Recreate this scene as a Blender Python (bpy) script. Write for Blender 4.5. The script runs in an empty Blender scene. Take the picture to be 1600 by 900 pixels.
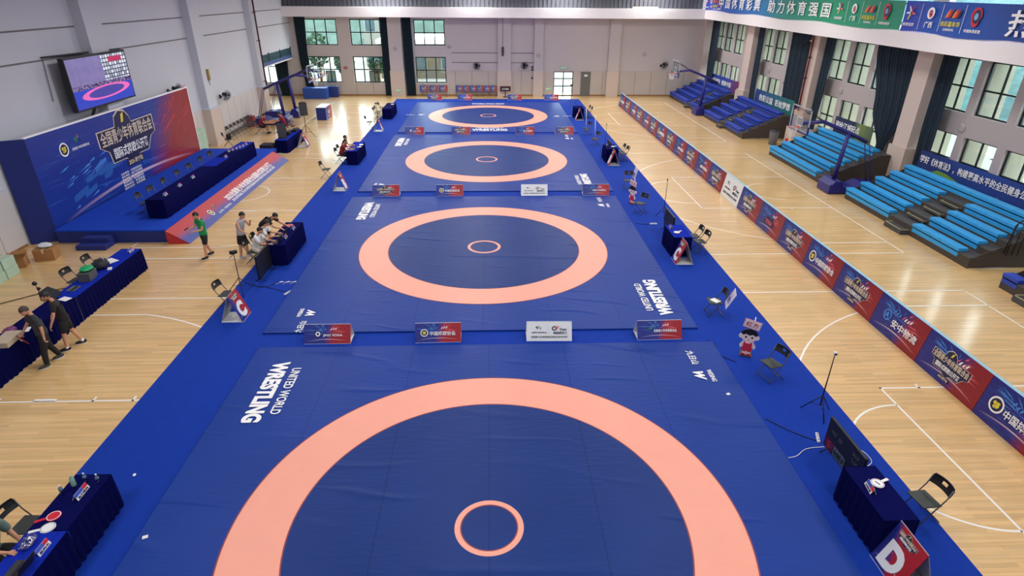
import bpy, bmesh, math, random
from mathutils import Vector, Matrix, Euler
random.seed(7)
SC = bpy.context.scene
COL = SC.collection
PI = math.pi
V = Vector
def rad(a): return math.radians(a)

# ------------------------------------------------------------------ camera
YAW, PITCH, ROLL, FPX = 0.0398, 0.4616, 0.0079, 928.82
cam_d = bpy.data.cameras.new('camera')
cam_d.sensor_width = 36.0
cam_d.lens = 36.0 * FPX / 1600.0
cam_d.clip_end = 500
cam = bpy.data.objects.new('camera', cam_d)
COL.objects.link(cam)
_f = V((math.sin(YAW) * math.cos(PITCH), math.cos(YAW) * math.cos(PITCH), -math.sin(PITCH)))
_r = V((math.cos(YAW), -math.sin(YAW), 0))
_u = _r.cross(_f)
_r2 = math.cos(ROLL) * _r + math.sin(ROLL) * _u
_u2 = -math.sin(ROLL) * _r + math.cos(ROLL) * _u
_m = Matrix((_r2, _u2, -_f)).transposed().to_4x4()
_m.translation = V((0.0695, 0, 8.4812))
cam.matrix_world = _m
SC.camera = cam

# ------------------------------------------------------------------ world, lamps, exposure
SC.view_settings.view_transform = 'Standard'
SC.view_settings.look = 'None'
SC.view_settings.gamma = 1.0
SC.view_settings.use_curve_mapping = False
SC.view_settings.exposure = 0.96
W = bpy.data.worlds.new('overcast_sky')
SC.world = W
W.use_nodes = True
_bg = W.node_tree.nodes['Background']
_bg.inputs[0].default_value = (0.86, 0.94, 1.0, 1)
_bg.inputs[1].default_value = 5.0
LAMP_W = 140
for ix in range(4):
    for iy in range(6):
        ld = bpy.data.lights.new('ceiling_lamp', 'AREA')
        ld.shape = 'SQUARE'; ld.size = 2.0; ld.energy = LAMP_W * (0.95, 0.9, 1.0, 1.1, 1.3, 1.5)[iy] * (1.2 if ix == 0 and iy > 1 else 1.0)
        ld.color = (1.0, 0.965, 0.92)
        lo = bpy.data.objects.new('ceiling_lamp', ld)
        lo.location = (-8.5 + 7.4 * ix, 4 + 10 * iy, 9.6)
        COL.objects.link(lo)

# ------------------------------------------------------------------ materials
def lin(c):
    o = []
    for v in c[:3]:
        v = v / 255.0
        o.append(v / 12.92 if v <= 0.04045 else ((v + 0.055) / 1.055) ** 2.4)
    return (o[0], o[1], o[2], 1.0)
MATS = {}
def mat(name, rgb, rough=0.6, metal=0.0, spec=0.5, **kw):
    if name in MATS: return MATS[name]
    m = bpy.data.materials.new(name); m.use_nodes = True
    b = m.node_tree.nodes['Principled BSDF']
    b.inputs['Base Color'].default_value = lin(rgb)
    b.inputs['Roughness'].default_value = rough
    b.inputs['Metallic'].default_value = metal
    b.inputs['Specular IOR Level'].default_value = spec
    for k, v in kw.items():
        b.inputs[k].default_value = v
    MATS[name] = m
    return m
class NT:
    def __init__(s, m):
        s.t = m.node_tree; s.b = s.t.nodes['Principled BSDF']
    def n(s, typ, **kw):
        x = s.t.nodes.new(typ)
        for k, v in kw.items(): setattr(x, k, v)
        return x
    def l(s, a, b): s.t.links.new(a, b)
    def math(s, op, a, b=None, clamp=False):
        x = s.n('ShaderNodeMath', operation=op, use_clamp=clamp)
        for i, v in enumerate((a, b)):
            if v is None: continue
            if isinstance(v, (int, float)): x.inputs[i].default_value = v
            else: s.l(v, x.inputs[i])
        return x.outputs[0]
    def mix(s, fac, a, b, mode='MIX'):
        x = s.n('ShaderNodeMix', data_type='RGBA', blend_type=mode)
        for i, v in ((0, fac), (6, a), (7, b)):
            if isinstance(v, (int, float)): x.inputs[i].default_value = v
            elif isinstance(v, tuple): x.inputs[i].default_value = v
            else: s.l(v, x.inputs[i])
        return x.outputs[2]
    def coord(s, kind, scale=(1, 1, 1), rot=(0, 0, 0)):
        c = s.n('ShaderNodeTexCoord'); mp = s.n('ShaderNodeMapping')
        mp.inputs['Scale'].default_value = scale; mp.inputs['Rotation'].default_value = rot
        s.l(c.outputs[kind], mp.inputs[0]); return mp.outputs[0]
    def noise(s, vec, scale=1, detail=3, rough=0.5):
        x = s.n('ShaderNodeTexNoise'); s.l(vec, x.inputs['Vector'])
        x.inputs['Scale'].default_value = scale; x.inputs['Detail'].default_value = detail
        x.inputs['Roughness'].default_value = rough
        return x.outputs[0]
    def ramp(s, fac, stops):
        x = s.n('ShaderNodeValToRGB'); e = x.color_ramp.elements
        while len(e) < len(stops): e.new(0.5)
        for el, (p, c) in zip(e, stops): el.position = p; el.color = c
        s.l(fac, x.inputs[0]); return x.outputs[0]
    def base(s, c): s.l(c, s.b.inputs['Base Color'])
    def bump(s, h, strength=0.3, dist=0.02):
        x = s.n('ShaderNodeBump'); x.inputs['Strength'].default_value = strength
        x.inputs['Distance'].default_value = dist
        s.l(h, x.inputs['Height']); s.l(x.outputs[0], s.b.inputs['Normal'])
    def sep(s, vec):
        x = s.n('ShaderNodeSeparateXYZ'); s.l(vec, x.inputs[0]); return x.outputs

def wood_floor():
    m = mat('maple_floor', (222, 184, 128), 0.33); t = NT(m)
    v = t.coord('Object', (0.55, 14, 1)); n1 = t.noise(v, 1.0, 4, 0.6)
    c = t.ramp(n1, [(0.28, lin((214, 174, 116))), (0.5, lin((226, 189, 131))), (0.72, lin((235, 201, 146)))])
    br = t.n('ShaderNodeTexBrick'); t.l(t.coord('Object', (1, 1, 1)), br.inputs[0])
    br.inputs['Scale'].default_value = 1.0; br.inputs['Brick Width'].default_value = 1.6
    br.inputs['Row Height'].default_value = 0.085; br.inputs['Mortar Size'].default_value = 0.0015
    br.inputs['Color1'].default_value = (0.86, 0.86, 0.86, 1); br.inputs['Color2'].default_value = (1.06, 1.05, 1.03, 1)
    br.inputs['Mortar'].default_value = (0.72, 0.66, 0.6, 1)
    t.base(t.mix(1.0, c, br.outputs[0], 'MULTIPLY'))
    t.b.inputs['Coat Weight'].default_value = 0.65; t.b.inputs['Coat Roughness'].default_value = 0.14
    return m
def mat_vinyl(name, rgb, seam=True, rough=0.42):
    m = mat(name, rgb, rough, 0.0, 0.12); t = NT(m)
    o = t.coord('Object')
    n0 = t.noise(t.coord('Object', (0.5, 0.5, 1)), 1.2, 2)
    col = t.mix(n0, lin([c * 0.93 for c in rgb]), lin([min(255, c * 1.06) for c in rgb]))
    x = t.sep(o)[0]
    fr = t.math('FRACT', t.math('MULTIPLY', t.math('ADD', x, 0.985 + 19.7), 1 / 1.97))
    ds = t.math('ABSOLUTE', t.math('SUBTRACT', fr, 0.5))
    line = t.math('MULTIPLY', t.math('LESS_THAN', ds, 0.006), t.math('LESS_THAN', t.math('ABSOLUTE', x), 5.5))
    col = t.mix(t.math('MULTIPLY', line, 0.45), col, lin([c * 0.6 for c in rgb]))
    t.base(col)
    wr = t.n('ShaderNodeTexWave'); t.l(t.coord('Object', (0.35, 1, 1), (0, 0, 0.5)), wr.inputs[0])
    wr.bands_direction = 'Y'; wr.inputs['Scale'].default_value = 0.42; wr.inputs['Distortion'].default_value = 14
    wr.inputs['Detail'].default_value = 3; wr.inputs['Detail Scale'].default_value = 0.6
    h = t.math('MULTIPLY', t.math('POWER', wr.outputs['Fac'], 14.0), t.math('MULTIPLY', t.math('SUBTRACT', t.noise(t.coord('Object', (0.4, 0.55, 1)), 1.0, 1), 0.5), 7.0, True))
    h2 = t.math('ADD', h, t.math('MULTIPLY', t.noise(t.coord('Object', (1, 5, 1)), 2.5, 4), 0.5))
    t.bump(t.math('SUBTRACT', h2, t.math('MULTIPLY', line, 0.7)), 0.5, 0.045)
    return m
def noisy(name, rgb, amt=0.08, scale=3, rough=0.7, kind='Object', stretch=(1, 1, 1), bump=0, **kw):
    if name in MATS: return MATS[name]
    m = mat(name, rgb, rough, **kw); t = NT(m)
    n = t.noise(t.coord(kind, stretch), scale, 4, 0.6)
    t.base(t.mix(n, lin([c * (1 - amt) for c in rgb]), lin([min(255, c * (1 + amt)) for c in rgb])))
    if bump: t.bump(n, bump, 0.02)
    return m
def panel_wall(name, rgb, axis=0, w=1.2):
    m = mat(name, rgb, 0.55); t = NT(m)
    s = t.sep(t.coord('Object'))[axis]
    fr = t.math('FRACT', t.math('MULTIPLY', t.math('ADD', s, 50.3), 1 / w))
    line = t.math('LESS_THAN', fr, 0.02)
    n = t.noise(t.coord('Object'), 0.8, 2)
    c = t.mix(n, lin([c * 0.97 for c in rgb]), lin([min(255, c * 1.03) for c in rgb]))
    t.base(t.mix(line, c, lin([c * 0.55 for c in rgb])))
    return m
def poster(name, dark_l=(24, 32, 112), dark_r=(118, 22, 34), slant=0.25, split=0.55, streak=0.75):
    m = mat(name, dark_l, 0.38); t = NT(m)
    g = t.sep(t.coord('Generated'))
    u, v = g[0], g[2]
    s = t.math('ADD', u, t.math('MULTIPLY', v, -slant * 0.4))
    k = t.math('MULTIPLY', t.math('SUBTRACT', s, split - 0.13), 5.5, True)
    base = t.mix(k, lin(dark_l), lin(dark_r))
    vec = t.coord('Generated', (1.6, 1, 9), (0, 0.45, 0))
    n = t.noise(vec, 2.6, 4, 0.65)
    st = t.math('MULTIPLY', t.math('SUBTRACT', n, 0.56), 6.0, True)
    hot = t.mix(k, lin((60, 140, 235)), lin((226, 58, 62)))
    dx = t.math('SUBTRACT', u, 0.5); dz = t.math('SUBTRACT', v, 0.5)
    r2 = t.math('ADD', t.math('MULTIPLY', dx, dx), t.math('MULTIPLY', dz, dz))
    near = t.math('SUBTRACT', 1.0, t.math('MULTIPLY', r2, 2.6), True)
    col = t.mix(t.math('MULTIPLY', t.math('MULTIPLY', st, near), streak), base, hot)
    # pale swoosh near the foot of the print
    cv = t.math('ADD', 0.10, t.math('MULTIPLY', t.math('SUBTRACT', 0.25, t.math('MULTIPLY', dx, dx)), 0.55))
    d = t.math('ABSOLUTE', t.math('SUBTRACT', v, cv))
    sw = t.math('MULTIPLY', t.math('SUBTRACT', 0.022, d), 60, True)
    fade = t.math('SUBTRACT', 1.0, t.math('MULTIPLY', t.math('ABSOLUTE', dx), 2.2), True)
    col = t.mix(t.math('MULTIPLY', t.math('MULTIPLY', sw, fade), 0.85), col, lin((250, 215, 225)))
    t.base(col)
    return m
def pleats(name, rgb, sheen):
    m = noisy(name, rgb, 0.25, 14, 0.9, spec=0.04)
    b = m.node_tree.nodes['Principled BSDF']
    b.inputs['Sheen Weight'].default_value = 0.04; b.inputs['Sheen Roughness'].default_value = 0.35
    b.inputs['Sheen Tint'].default_value = lin(sheen)
    return m
def glass_mat(name, tint, gloss=0.12):
    m = bpy.data.materials.new(name); m.use_nodes = True; MATS[name] = m
    t = m.node_tree; t.nodes.clear()
    o = t.nodes.new('ShaderNodeOutputMaterial'); mx = t.nodes.new('ShaderNodeMixShader')
    tr = t.nodes.new('ShaderNodeBsdfTransparent'); gl = t.nodes.new('ShaderNodeBsdfGlossy')
    tr.inputs[0].default_value = lin(tint); gl.inputs['Roughness'].default_value = 0.03
    mx.inputs[0].default_value = gloss
    t.links.new(tr.outputs[0], mx.inputs[1]); t.links.new(gl.outputs[0], mx.inputs[2]); t.links.new(mx.outputs[0], o.inputs[0])
    return m

M_FLOOR = wood_floor()
M_LINE = mat('white_line_paint', (246, 243, 236), 0.35)
M_CARPET = noisy('blue_carpet', (9, 54, 158), 0.08, 5, 0.85, spec=0.2)
M_MATO = mat_vinyl('mat_blue', (30, 62, 146))
M_MATI = mat_vinyl('mat_centre_blue', (30, 58, 126))
M_RING = noisy('mat_orange', (247, 168, 146), 0.02, 2, 0.45)
M_EDGE = mat('mat_edge_red', (150, 62, 62), 0.6)
M_MATSIDE = mat('mat_side', (34, 54, 128), 0.6)
M_WHITE = mat('white_print', (250, 251, 253), 0.5)
M_WALL = noisy('white_wall', (200, 204, 214), 0.015, 0.6, 0.8)
M_WALLB = noisy('warm_wall', (198, 192, 194), 0.02, 0.5, 0.8)
M_WALLR = noisy('right_wall', (184, 176, 177), 0.02, 0.5, 0.8)
M_COLM = noisy('column_paint', (208, 192, 186), 0.02, 0.5, 0.75)
M_PANEL_B = panel_wall('back_panelling', (192, 184, 178), 0, 1.48)
M_PANEL_L = panel_wall('left_panelling', (206, 202, 200), 1, 1.15)
M_PANEL_P = mat('pilaster_panel', (206, 190, 180), 0.55)
M_BASEB = noisy('baseboard_wood', (150, 112, 72), 0.12, 6, 0.5)
M_BEAM = noisy('balcony_white', (236, 233, 236), 0.01, 1, 0.7)
M_GROOVE = mat('wall_groove', (120, 116, 118), 0.9)
M_DGREY = mat('dark_grey_metal', (62, 65, 72), 0.5, 0.3)
M_BLACK = mat('black_plastic', (22, 22, 25), 0.45)
M_BLACKM = mat('black_metal', (28, 28, 32), 0.35, 0.5)
M_SEATG = mat('chair_seat_grey', (52, 58, 58), 0.5)
M_CHROME = mat('chair_tube', (150, 152, 158), 0.3, 0.85)
M_TUBEG = mat('grey_chair_tube', (92, 96, 102), 0.35, 0.7)
M_FRAME = mat('window_frame', (24, 34, 36), 0.4, 0.2)
M_GLASS = glass_mat('window_glass', (238, 246, 243), 0.06)
M_BGLASS = glass_mat('backboard_glass', (232, 240, 242), 0.10)
M_RGLASS = glass_mat('railing_glass', (196, 212, 216), 0.12)
M_BOTTLE = glass_mat('bottle_plastic', (226, 234, 240), 0.16)
M_BAGP = glass_mat('clear_bag', (205, 215, 235), 0.25)
M_CURT = noisy('curtain_teal', (34, 52, 68), 0.2, 9, 0.85)
M_CURTF = noisy('curtain_far', (28, 50, 62), 0.2, 9, 0.85)
M_VEL = pleats('velvet_navy', (8, 11, 64), (60, 70, 190))
M_VELT = pleats('velvet_top_dark', (9, 12, 72), (60, 70, 190))
M_VELLIT = pleats('velvet_top_lit', (22, 44, 160), (80, 100, 220))  # lighter copy of the navy velvet, lit pile sheen painted into its colour
M_STAGE = noisy('stage_carpet', (20, 66, 184), 0.08, 5, 0.85, spec=0.2)
M_STAGES = noisy('stage_side_cloth', (24, 42, 122), 0.08, 3, 0.7)
M_POST = poster('board_print', (28, 42, 136), (164, 26, 42), streak=1.0)
M_POSTF = poster('fence_print', (26, 34, 124), (138, 22, 34), split=0.62, streak=1.0)
M_BACKD = poster('backdrop_print', (26, 52, 146), (150, 36, 46), 0.5, 0.65, 1.0)
M_DPOST = poster('sign_print', (30, 40, 130), (170, 28, 40), -1.2, 0.62, 0.8)
M_BOARDW = mat('white_board', (232, 238, 240), 0.45)
M_BOARDG = mat('grey_board', (168, 170, 176), 0.6)
M_CYANEDGE = mat('cyan_edge', (150, 200, 224), 0.5)
M_REDP = mat('red_plastic', (206, 34, 58), 0.4)
M_WHP = mat('white_plastic', (236, 238, 240), 0.35)
M_RED = mat('red_print', (198, 28, 44), 0.5)
M_PINK = mat('pink_print', (226, 96, 108), 0.5)
M_CYAN = mat('cyan_print', (70, 136, 216), 0.5)
M_NAVYP = mat('navy_print', (22, 26, 72), 0.5)
M_GOLD = mat('yellow_print', (226, 212, 70), 0.5)
M_GREENP = mat('green_print', (30, 120, 90), 0.5)
M_TANP = mat('beige_print', (222, 206, 184), 0.5)
M_CARD = noisy('cardboard', (166, 120, 76), 0.08, 4, 0.8)
M_GREENBOX = noisy('pale_green_carton', (172, 200, 180), 0.06, 3, 0.75)
M_SKIN = mat('skin', (206, 152, 122), 0.55)
M_HAIR = mat('black_hair', (24, 20, 20), 0.5)
M_PADL = noisy('light_blue_pad', (46, 160, 228), 0.06, 3, 0.5)
M_PADD = noisy('dark_blue_pad', (34, 66, 178), 0.06, 3, 0.55)
M_DECK = noisy('bleacher_deck', (70, 70, 72), 0.12, 6, 0.7)
M_RISER = noisy('bleacher_riser', (66, 58, 52), 0.12, 4, 0.7)
M_STEPE = mat('step_edge', (176, 170, 128), 0.6)
M_PIPE = mat('red_pipe', (108, 28, 30), 0.4)
M_PIPEL = mat('dark_red_pipe', (74, 26, 40), 0.4)
M_HOOPB = mat('hoop_blue', (34, 34, 120), 0.4)
M_HOOPP = mat('hoop_pad_grey', (128, 132, 158), 0.6)
M_MATB = noisy('gym_mat_blue', (36, 78, 170), 0.05, 2, 0.45)
M_EXITG = mat('exit_green', (150, 214, 176), 0.5)
M_DOORG = mat('grey_door', (104, 108, 102), 0.5)
M_PAPER = mat('paper', (240, 240, 240), 0.7)

# ------------------------------------------------------------------ mesh helpers
class MB:
    def __init__(s): s.bm = bmesh.new(); s.mi = 0
    def _fin(s, vs):
        for f in {f for v in vs for f in v.link_faces}: f.material_index = s.mi
    def box(s, c, d, rot=None, bev=0):
        r = bmesh.ops.create_cube(s.bm, size=1.0)['verts']
        M = Matrix.Translation(c) @ (Euler(rot).to_matrix().to_4x4() if rot else Matrix()) @ Matrix.Diagonal((d[0], d[1], d[2], 1))
        bmesh.ops.transform(s.bm, matrix=M, verts=r)
        s._fin(r)
        if bev:
            es = list({e for v in r for e in v.link_edges})
            q = bmesh.ops.bevel(s.bm, geom=es, offset=bev, segments=2, affect='EDGES', profile=0.6)
            for f in q['faces']: f.material_index = s.mi
        return s
    def span(s, x0, x1, y0, y1, z0, z1, bev=0):
        return s.box(((x0 + x1) / 2, (y0 + y1) / 2, (z0 + z1) / 2), (abs(x1 - x0), abs(y1 - y0), abs(z1 - z0)), None, bev)
    def tube(s, pts, r, seg=8, caps=True):
        pts = [V(p) for p in pts]; rings = []
        n = len(pts)
        rr = r if isinstance(r, (list, tuple)) else [r] * n
        prev = None
        for i, p in enumerate(pts):
            d = (pts[min(i + 1, n - 1)] - pts[max(i - 1, 0)])
            d = d.normalized() if d.length > 1e-9 else V((0, 0, 1))
            a = prev if prev is not None and abs(prev.dot(d)) < 0.95 else (V((0, 0, 1)) if abs(d.z) < 0.9 else V((1, 0, 0)))
            u = (a - d * a.dot(d)).normalized(); w = d.cross(u); prev = u
            rings.append([s.bm.verts.new(p + (u * math.cos(2 * PI * k / seg) + w * math.sin(2 * PI * k / seg)) * rr[i]) for k in range(seg)])
        for a, b in zip(rings, rings[1:]):
            for k in range(seg):
                f = s.bm.faces.new((a[k], a[(k + 1) % seg], b[(k + 1) % seg], b[k])); f.material_index = s.mi; f.smooth = True
        if caps:
            for q in (rings[0][::-1], rings[-1]):
                f = s.bm.faces.new(q); f.material_index = s.mi
        return s
    def lathe(s, prof, c=(0, 0, 0), seg=20, M=None):
        rings = []
        M = M or Matrix()
        for (r, z) in prof:
            rings.append([s.bm.verts.new(M @ V((c[0] + r * math.cos(2 * PI * k / seg), c[1] + r * math.sin(2 * PI * k / seg), c[2] + z))) for k in range(seg)])
        for a, b in zip(rings, rings[1:]):
            for k in range(seg):
                f = s.bm.faces.new((a[k], a[(k + 1) % seg], b[(k + 1) % seg], b[k])); f.material_index = s.mi; f.smooth = True
        for q in (rings[0][::-1], rings[-1]):
            f = s.bm.faces.new(q); f.material_index = s.mi
        return s
    def prism(s, poly, a, b, axis='Y'):
        """poly in (x,z) extruded along y (axis Y); (y,z) along x (axis X); (x,y) along z (axis Z)"""
        def P(p, t):
            if axis == 'Y': return (p[0], t, p[1])
            if axis == 'X': return (t, p[0], p[1])
            return (p[0], p[1], t)
        A = [s.bm.verts.new(P(p, a)) for p in poly]; B = [s.bm.verts.new(P(p, b)) for p in poly]
        n = len(poly)
        fs = [s.bm.faces.new(A), s.bm.faces.new(B[::-1])]
        for k in range(n): fs.append(s.bm.faces.new((A[k], B[k], B[(k + 1) % n], A[(k + 1) % n])))
        for f in fs: f.material_index = s.mi
        return s
    def face(s, pts):
        f = s.bm.faces.new([s.bm.verts.new(p) for p in pts]); f.material_index = s.mi; return s
    def ball(s, c, r, sub=2, M=None):
        q = bmesh.ops.create_uvsphere(s.bm, u_segments=8 * sub, v_segments=6 * sub, radius=1.0)['verts']
        r = r if isinstance(r, (tuple, list)) else (r, r, r)
        T = Matrix.Translation(c) @ (M.to_4x4() if M else Matrix()) @ Matrix.Diagonal((r[0], r[1], r[2], 1))
        bmesh.ops.transform(s.bm, matrix=T, verts=q); s._fin(q)
        for f in {f for v in q for f in v.link_faces}: f.smooth = True
        return s
    def ring(s, r0, r1, z, seg=128, c=(0, 0)):
        a = [s.bm.verts.new((c[0] + r0 * math.cos(2 * PI * k / seg), c[1] + r0 * math.sin(2 * PI * k / seg), z)) for k in range(seg)]
        b = [s.bm.verts.new((c[0] + r1 * math.cos(2 * PI * k / seg), c[1] + r1 * math.sin(2 * PI * k / seg), z)) for k in range(seg)]
        for k in range(seg):
            f = s.bm.faces.new((a[k], b[k], b[(k + 1) % seg], a[(k + 1) % seg])); f.material_index = s.mi
        return s
    def mesh(s, name, m, recalc=True):
        if recalc: bmesh.ops.recalc_face_normals(s.bm, faces=s.bm.faces)
        me = bpy.data.meshes.new(name); s.bm.to_mesh(me); s.bm.free()
        for x in (m if isinstance(m, (list, tuple)) else [m]): me.materials.append(x)
        return me
    def build(s, name, m, parent=None, loc=None, rot=None):
        return obj(name, s.mesh(name, m), parent, loc, rot)
def obj(name, me, parent=None, loc=None, rot=None):
    o = bpy.data.objects.new(name, me); COL.objects.link(o)
    if parent is not None: o.parent = parent
    if loc is not None: o.location = loc
    if rot is not None: o.rotation_euler = rot
    return o
def tag(o, label=None, cat=None, group=None, kind=None):
    if label: o['label'] = label
    if cat: o['category'] = cat
    if group: o['group'] = group
    if kind: o['kind'] = kind
    return o
def thing(name, label, cat, loc=(0, 0, 0), rz=0, group=None):
    o = bpy.data.objects.new(name, None); COL.objects.link(o)
    o.empty_display_size = 0.2
    o.location = loc; o.rotation_euler = (0, 0, rz)
    return tag(o, label, cat, group)
KIDS = {}
def kids(o): return [c for c in o.children]
def dup(root, label, loc, rz=0, group=None, cat=None):
    def cp(o, par):
        c = o.copy(); COL.objects.link(c); c.parent = par
        for k in list(o.children): cp(k, c)
        return c
    r = cp(root, None)
    r.location = loc; r.rotation_euler = (0, 0, rz)
    tag(r, label, cat, group)
    return r
def struct(o): o['kind'] = 'structure'; return o
TXT = {}
def text(body, w, h, m, parent, loc, rot=(PI / 2, 0, 0), name='lettering', bold=0.0, depth=0.004, shear=0.0, just='C'):
    """lettering mesh in local XY then rotated; default stands upright reading from -Y. w, h = overall size (None keeps aspect)"""
    if any(ord(ch) > 0x3000 for ch in body): bold = min(bold, 0.012)
    key = (body, bold, depth, shear)
    if key not in TXT:
        cu = bpy.data.curves.new('lettering', 'FONT'); cu.body = body; cu.size = 1.0
        cu.align_x = 'CENTER'; cu.align_y = 'CENTER'; cu.offset = bold; cu.extrude = depth; cu.shear = shear
        cu.resolution_u = 4
        o = bpy.data.objects.new('lettering_source', cu); COL.objects.link(o)
        dg = bpy.context.evaluated_depsgraph_get()
        me = bpy.data.meshes.new_from_object(o.evaluated_get(dg))
        bpy.data.objects.remove(o); bpy.data.curves.remove(cu)
        TXT[key] = me
    src = TXT[key]
    me = src.copy(); me.name = name
    xs = [v.co.x for v in me.vertices]; ys = [v.co.y for v in me.vertices]
    if not xs: return None
    x0, x1, y0, y1 = min(xs), max(xs), min(ys), max(ys)
    if w is None: k = h / (y1 - y0); sx = sy = k
    elif h is None: k = w / (x1 - x0); sx = sy = k
    else: sx = w / (x1 - x0); sy = h / (y1 - y0)
    for v in me.vertices:
        v.co.x = (v.co.x - (x0 + x1) / 2) * sx; v.co.y = (v.co.y - (y0 + y1) / 2) * sy
    me.materials.clear(); me.materials.append(m)
    return obj(name, me, parent, loc, rot)

def grid_wall(mb, s0, s1, z0, z1, y0, y1, holes):
    ss = sorted({s0, s1} | {h[0] for h in holes} | {h[1] for h in holes})
    zs = sorted({z0, z1} | {h[2] for h in holes} | {h[3] for h in holes})
    ss = [q for q in ss if s0 <= q <= s1]; zs = [q for q in zs if z0 <= q <= z1]
    for a, b in zip(ss, ss[1:]):
        run = None
        for c, d in zip(zs, zs[1:]):
            hit = any(h[0] < (a + b) / 2 < h[1] and h[2] < (c + d) / 2 < h[3] for h in holes)
            if hit:
                if run: mb.span(a, b, y0, y1, run[0], run[1]); run = None
            else: run = (run[0], d) if run else (c, d)
        if run: mb.span(a, b, y0, y1, run[0], run[1])
    return mb

# ------------------------------------------------------------------ the room
YB = 56.5; XL = -16.95; ZC = 12.6; YF = -4.0
struct(MB().span(-23, 24, YF, YB + 2, -0.2, 0).build('floor', M_FLOOR))
struct(MB().span(-23, 24, YF, YB + 2, ZC, ZC + 0.2).build('ceiling', M_WALL))
struct(MB().span(-17.5, 24, YF - 0.3, YF, 0, ZC).build('wall_front', M_WALL))
# left wall with an opening near the far end
mb = MB(); grid_wall(mb, YF, 56.5, 0, ZC, 0, 0.5, [(47.0, 56.5, 0, 3.4)])
lw = mb.build('wall_left', M_WALL, None, (XL, 0, 0), (0, 0, PI / 2)); struct(lw)
mb = MB()
for z in (6.03, 7.1): mb.span(XL - 0.01, XL + 0.012, YF, 56.4, z - 0.03, z + 0.03)
struct(mb.build('trim_1', M_GROOVE))
mb = MB().span(XL, XL + 0.03, YF, 20.9, 0.1, 2.08).span(XL, XL + 0.03, 34.2, 46.3, 0.1, 2.15)
struct(mb.build('trim_2', M_PANEL_L))
struct(MB().span(XL, XL + 0.05, YF, 20.9, 0, 0.1).span(XL, XL + 0.05, 34.2, 46.3, 0, 0.1).build('baseboard_left', M_BASEB))
mb = MB().span(XL, XL + 0.05, YF, 20.9, 2.08, 2.14).span(XL, XL + 0.05, 34.2, 46.3, 2.15, 2.21)
struct(mb.build('trim_3', M_WALL))
def pillar(n, y0, y1, panel=True):
    mb = MB().span(XL - 0.1, -16.5, y0, y1, 0, ZC)
    p = struct(mb.build('trim_%d' % n, M_WALL))
    mb = MB().span(XL, -16.42, y0 - 0.08, y1 + 0.08, 0.0, 2.1)
    struct(mb.build('pilaster_panel', M_PANEL_P, p))
    mb = MB().span(XL, -16.38, y0 - 0.12, y1 + 0.12, 2.1, 2.18)
    struct(mb.build('pilaster_cap', M_WALL, p))
    return p
pillar(4, 27.3, 28.5); pillar(5, 36.9, 38.1); pillar(6, 46.2, 47.0)
# recess at the far end of the left wall
struct(MB().span(-22, -21.7, 46.5, YB, 0, 3.6).build('wall_recess', M_WALLB))
struct(MB().span(-22, XL - 0.5, 46.3, 46.6, 0, 3.6).build('wall_recess_side', M_WALLB))
struct(MB().span(-22, XL - 0.5, 46.3, YB, 3.4, 3.6).build('ceiling_recess', M_WALL))

# back wall
WB = [(-15.87, -13.05, 4.22, 6.33), (-15.87, -13.05, 1.12, 3.32), (-11.92, -9.26, 4.22, 6.33), (-11.92, -9.26, 1.12, 3.32),
      (-6.42, -3.73, 4.22, 6.33), (-6.42, -3.73, 1.10, 3.30), (-20.6, -18.3, 1.05, 3.3), (5.95, 7.72, 0.0, 2.12)]
mb = MB(); grid_wall(mb, -23, 24, 0, ZC, YB, YB + 0.3, WB)
struct(mb.build('wall_back', M_WALLB))
mb = MB(); grid_wall(mb, -16.9, 20.2, 0.1, 2.16, YB - 0.03, YB, WB + [(8.4, 9.3, 0, 2.1)])
struct(mb.build('trim_7', M_PANEL_B))
mb = MB(); grid_wall(mb, -22, 20.2, 0, 0.12, YB - 0.06, YB, [(5.95, 7.72, 0, 1), (8.4, 9.3, 0, 1)])
struct(mb.build('baseboard_back', M_BASEB))
n = 8
for (a, b, dark) in [(-8.64, -7.47, 0), (0.9, 2.05, 0), (4.12, 4.9, 0), (10.75, 11.75, 0), (19.2, 19.75, 0)]:
    p = struct(MB().span(a, b, YB - 0.32, YB, 0, 7).build('trim_%d' % n, M_WALLB))
    struct(MB().span(a - 0.05, b + 0.05, YB - 0.38, YB, 0.0, 2.16).build('pilaster_panel', M_PANEL_P, p)); n += 1
mb = MB()
for (a, b) in ((-3.2, 0.9), (2.05, 4.1)):
    for z in (2.85, 3.65): mb.span(a, b, YB - 0.02, YB + 0.01, z - 0.03, z + 0.03)
struct(mb.build('trim_%d' % n, M_GROOVE)); n += 1

def window_unit(idx, s0, s1, z0, z1, nv, nh, parent_loc, rz, y=0.12, fw=0.05, hmul=0.5, pane_mat=None):
    """window in a wall frame whose local x runs along the wall, local y through it"""
    w = bpy.data.objects.new('window_%d' % idx, None); COL.objects.link(w)
    w.location = parent_loc; w.rotation_euler = (0, 0, rz); struct(w)
    f = MB()
    f.span(s0, s1, y, y + 0.06, z0, z0 + fw).span(s0, s1, y, y + 0.06, z1 - fw, z1)
    f.span(s0, s0 + fw, y, y + 0.06, z0, z1).span(s1 - fw, s1, y, y + 0.06, z0, z1)
    for k in range(1, nv):
        x = s0 + (s1 - s0) * k / nv; f.span(x - fw / 2, x + fw / 2, y, y + 0.06, z0, z1)
    for k in range(1, nh):
        zz = z0 + (z1 - z0) * (hmul if nh == 2 else k / nh); f.span(s0, s1, y, y + 0.06, zz - fw / 2, zz + fw / 2)
    struct(f.build('window_frame', M_FRAME, w))
    struct(MB().span(s0 + 0.01, s1 - 0.01, y + 0.025, y + 0.035, z0 + 0.01, z1 - 0.01).build('window_pane', pane_mat or M_GLASS, w))
    return w
wi = 1
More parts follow.
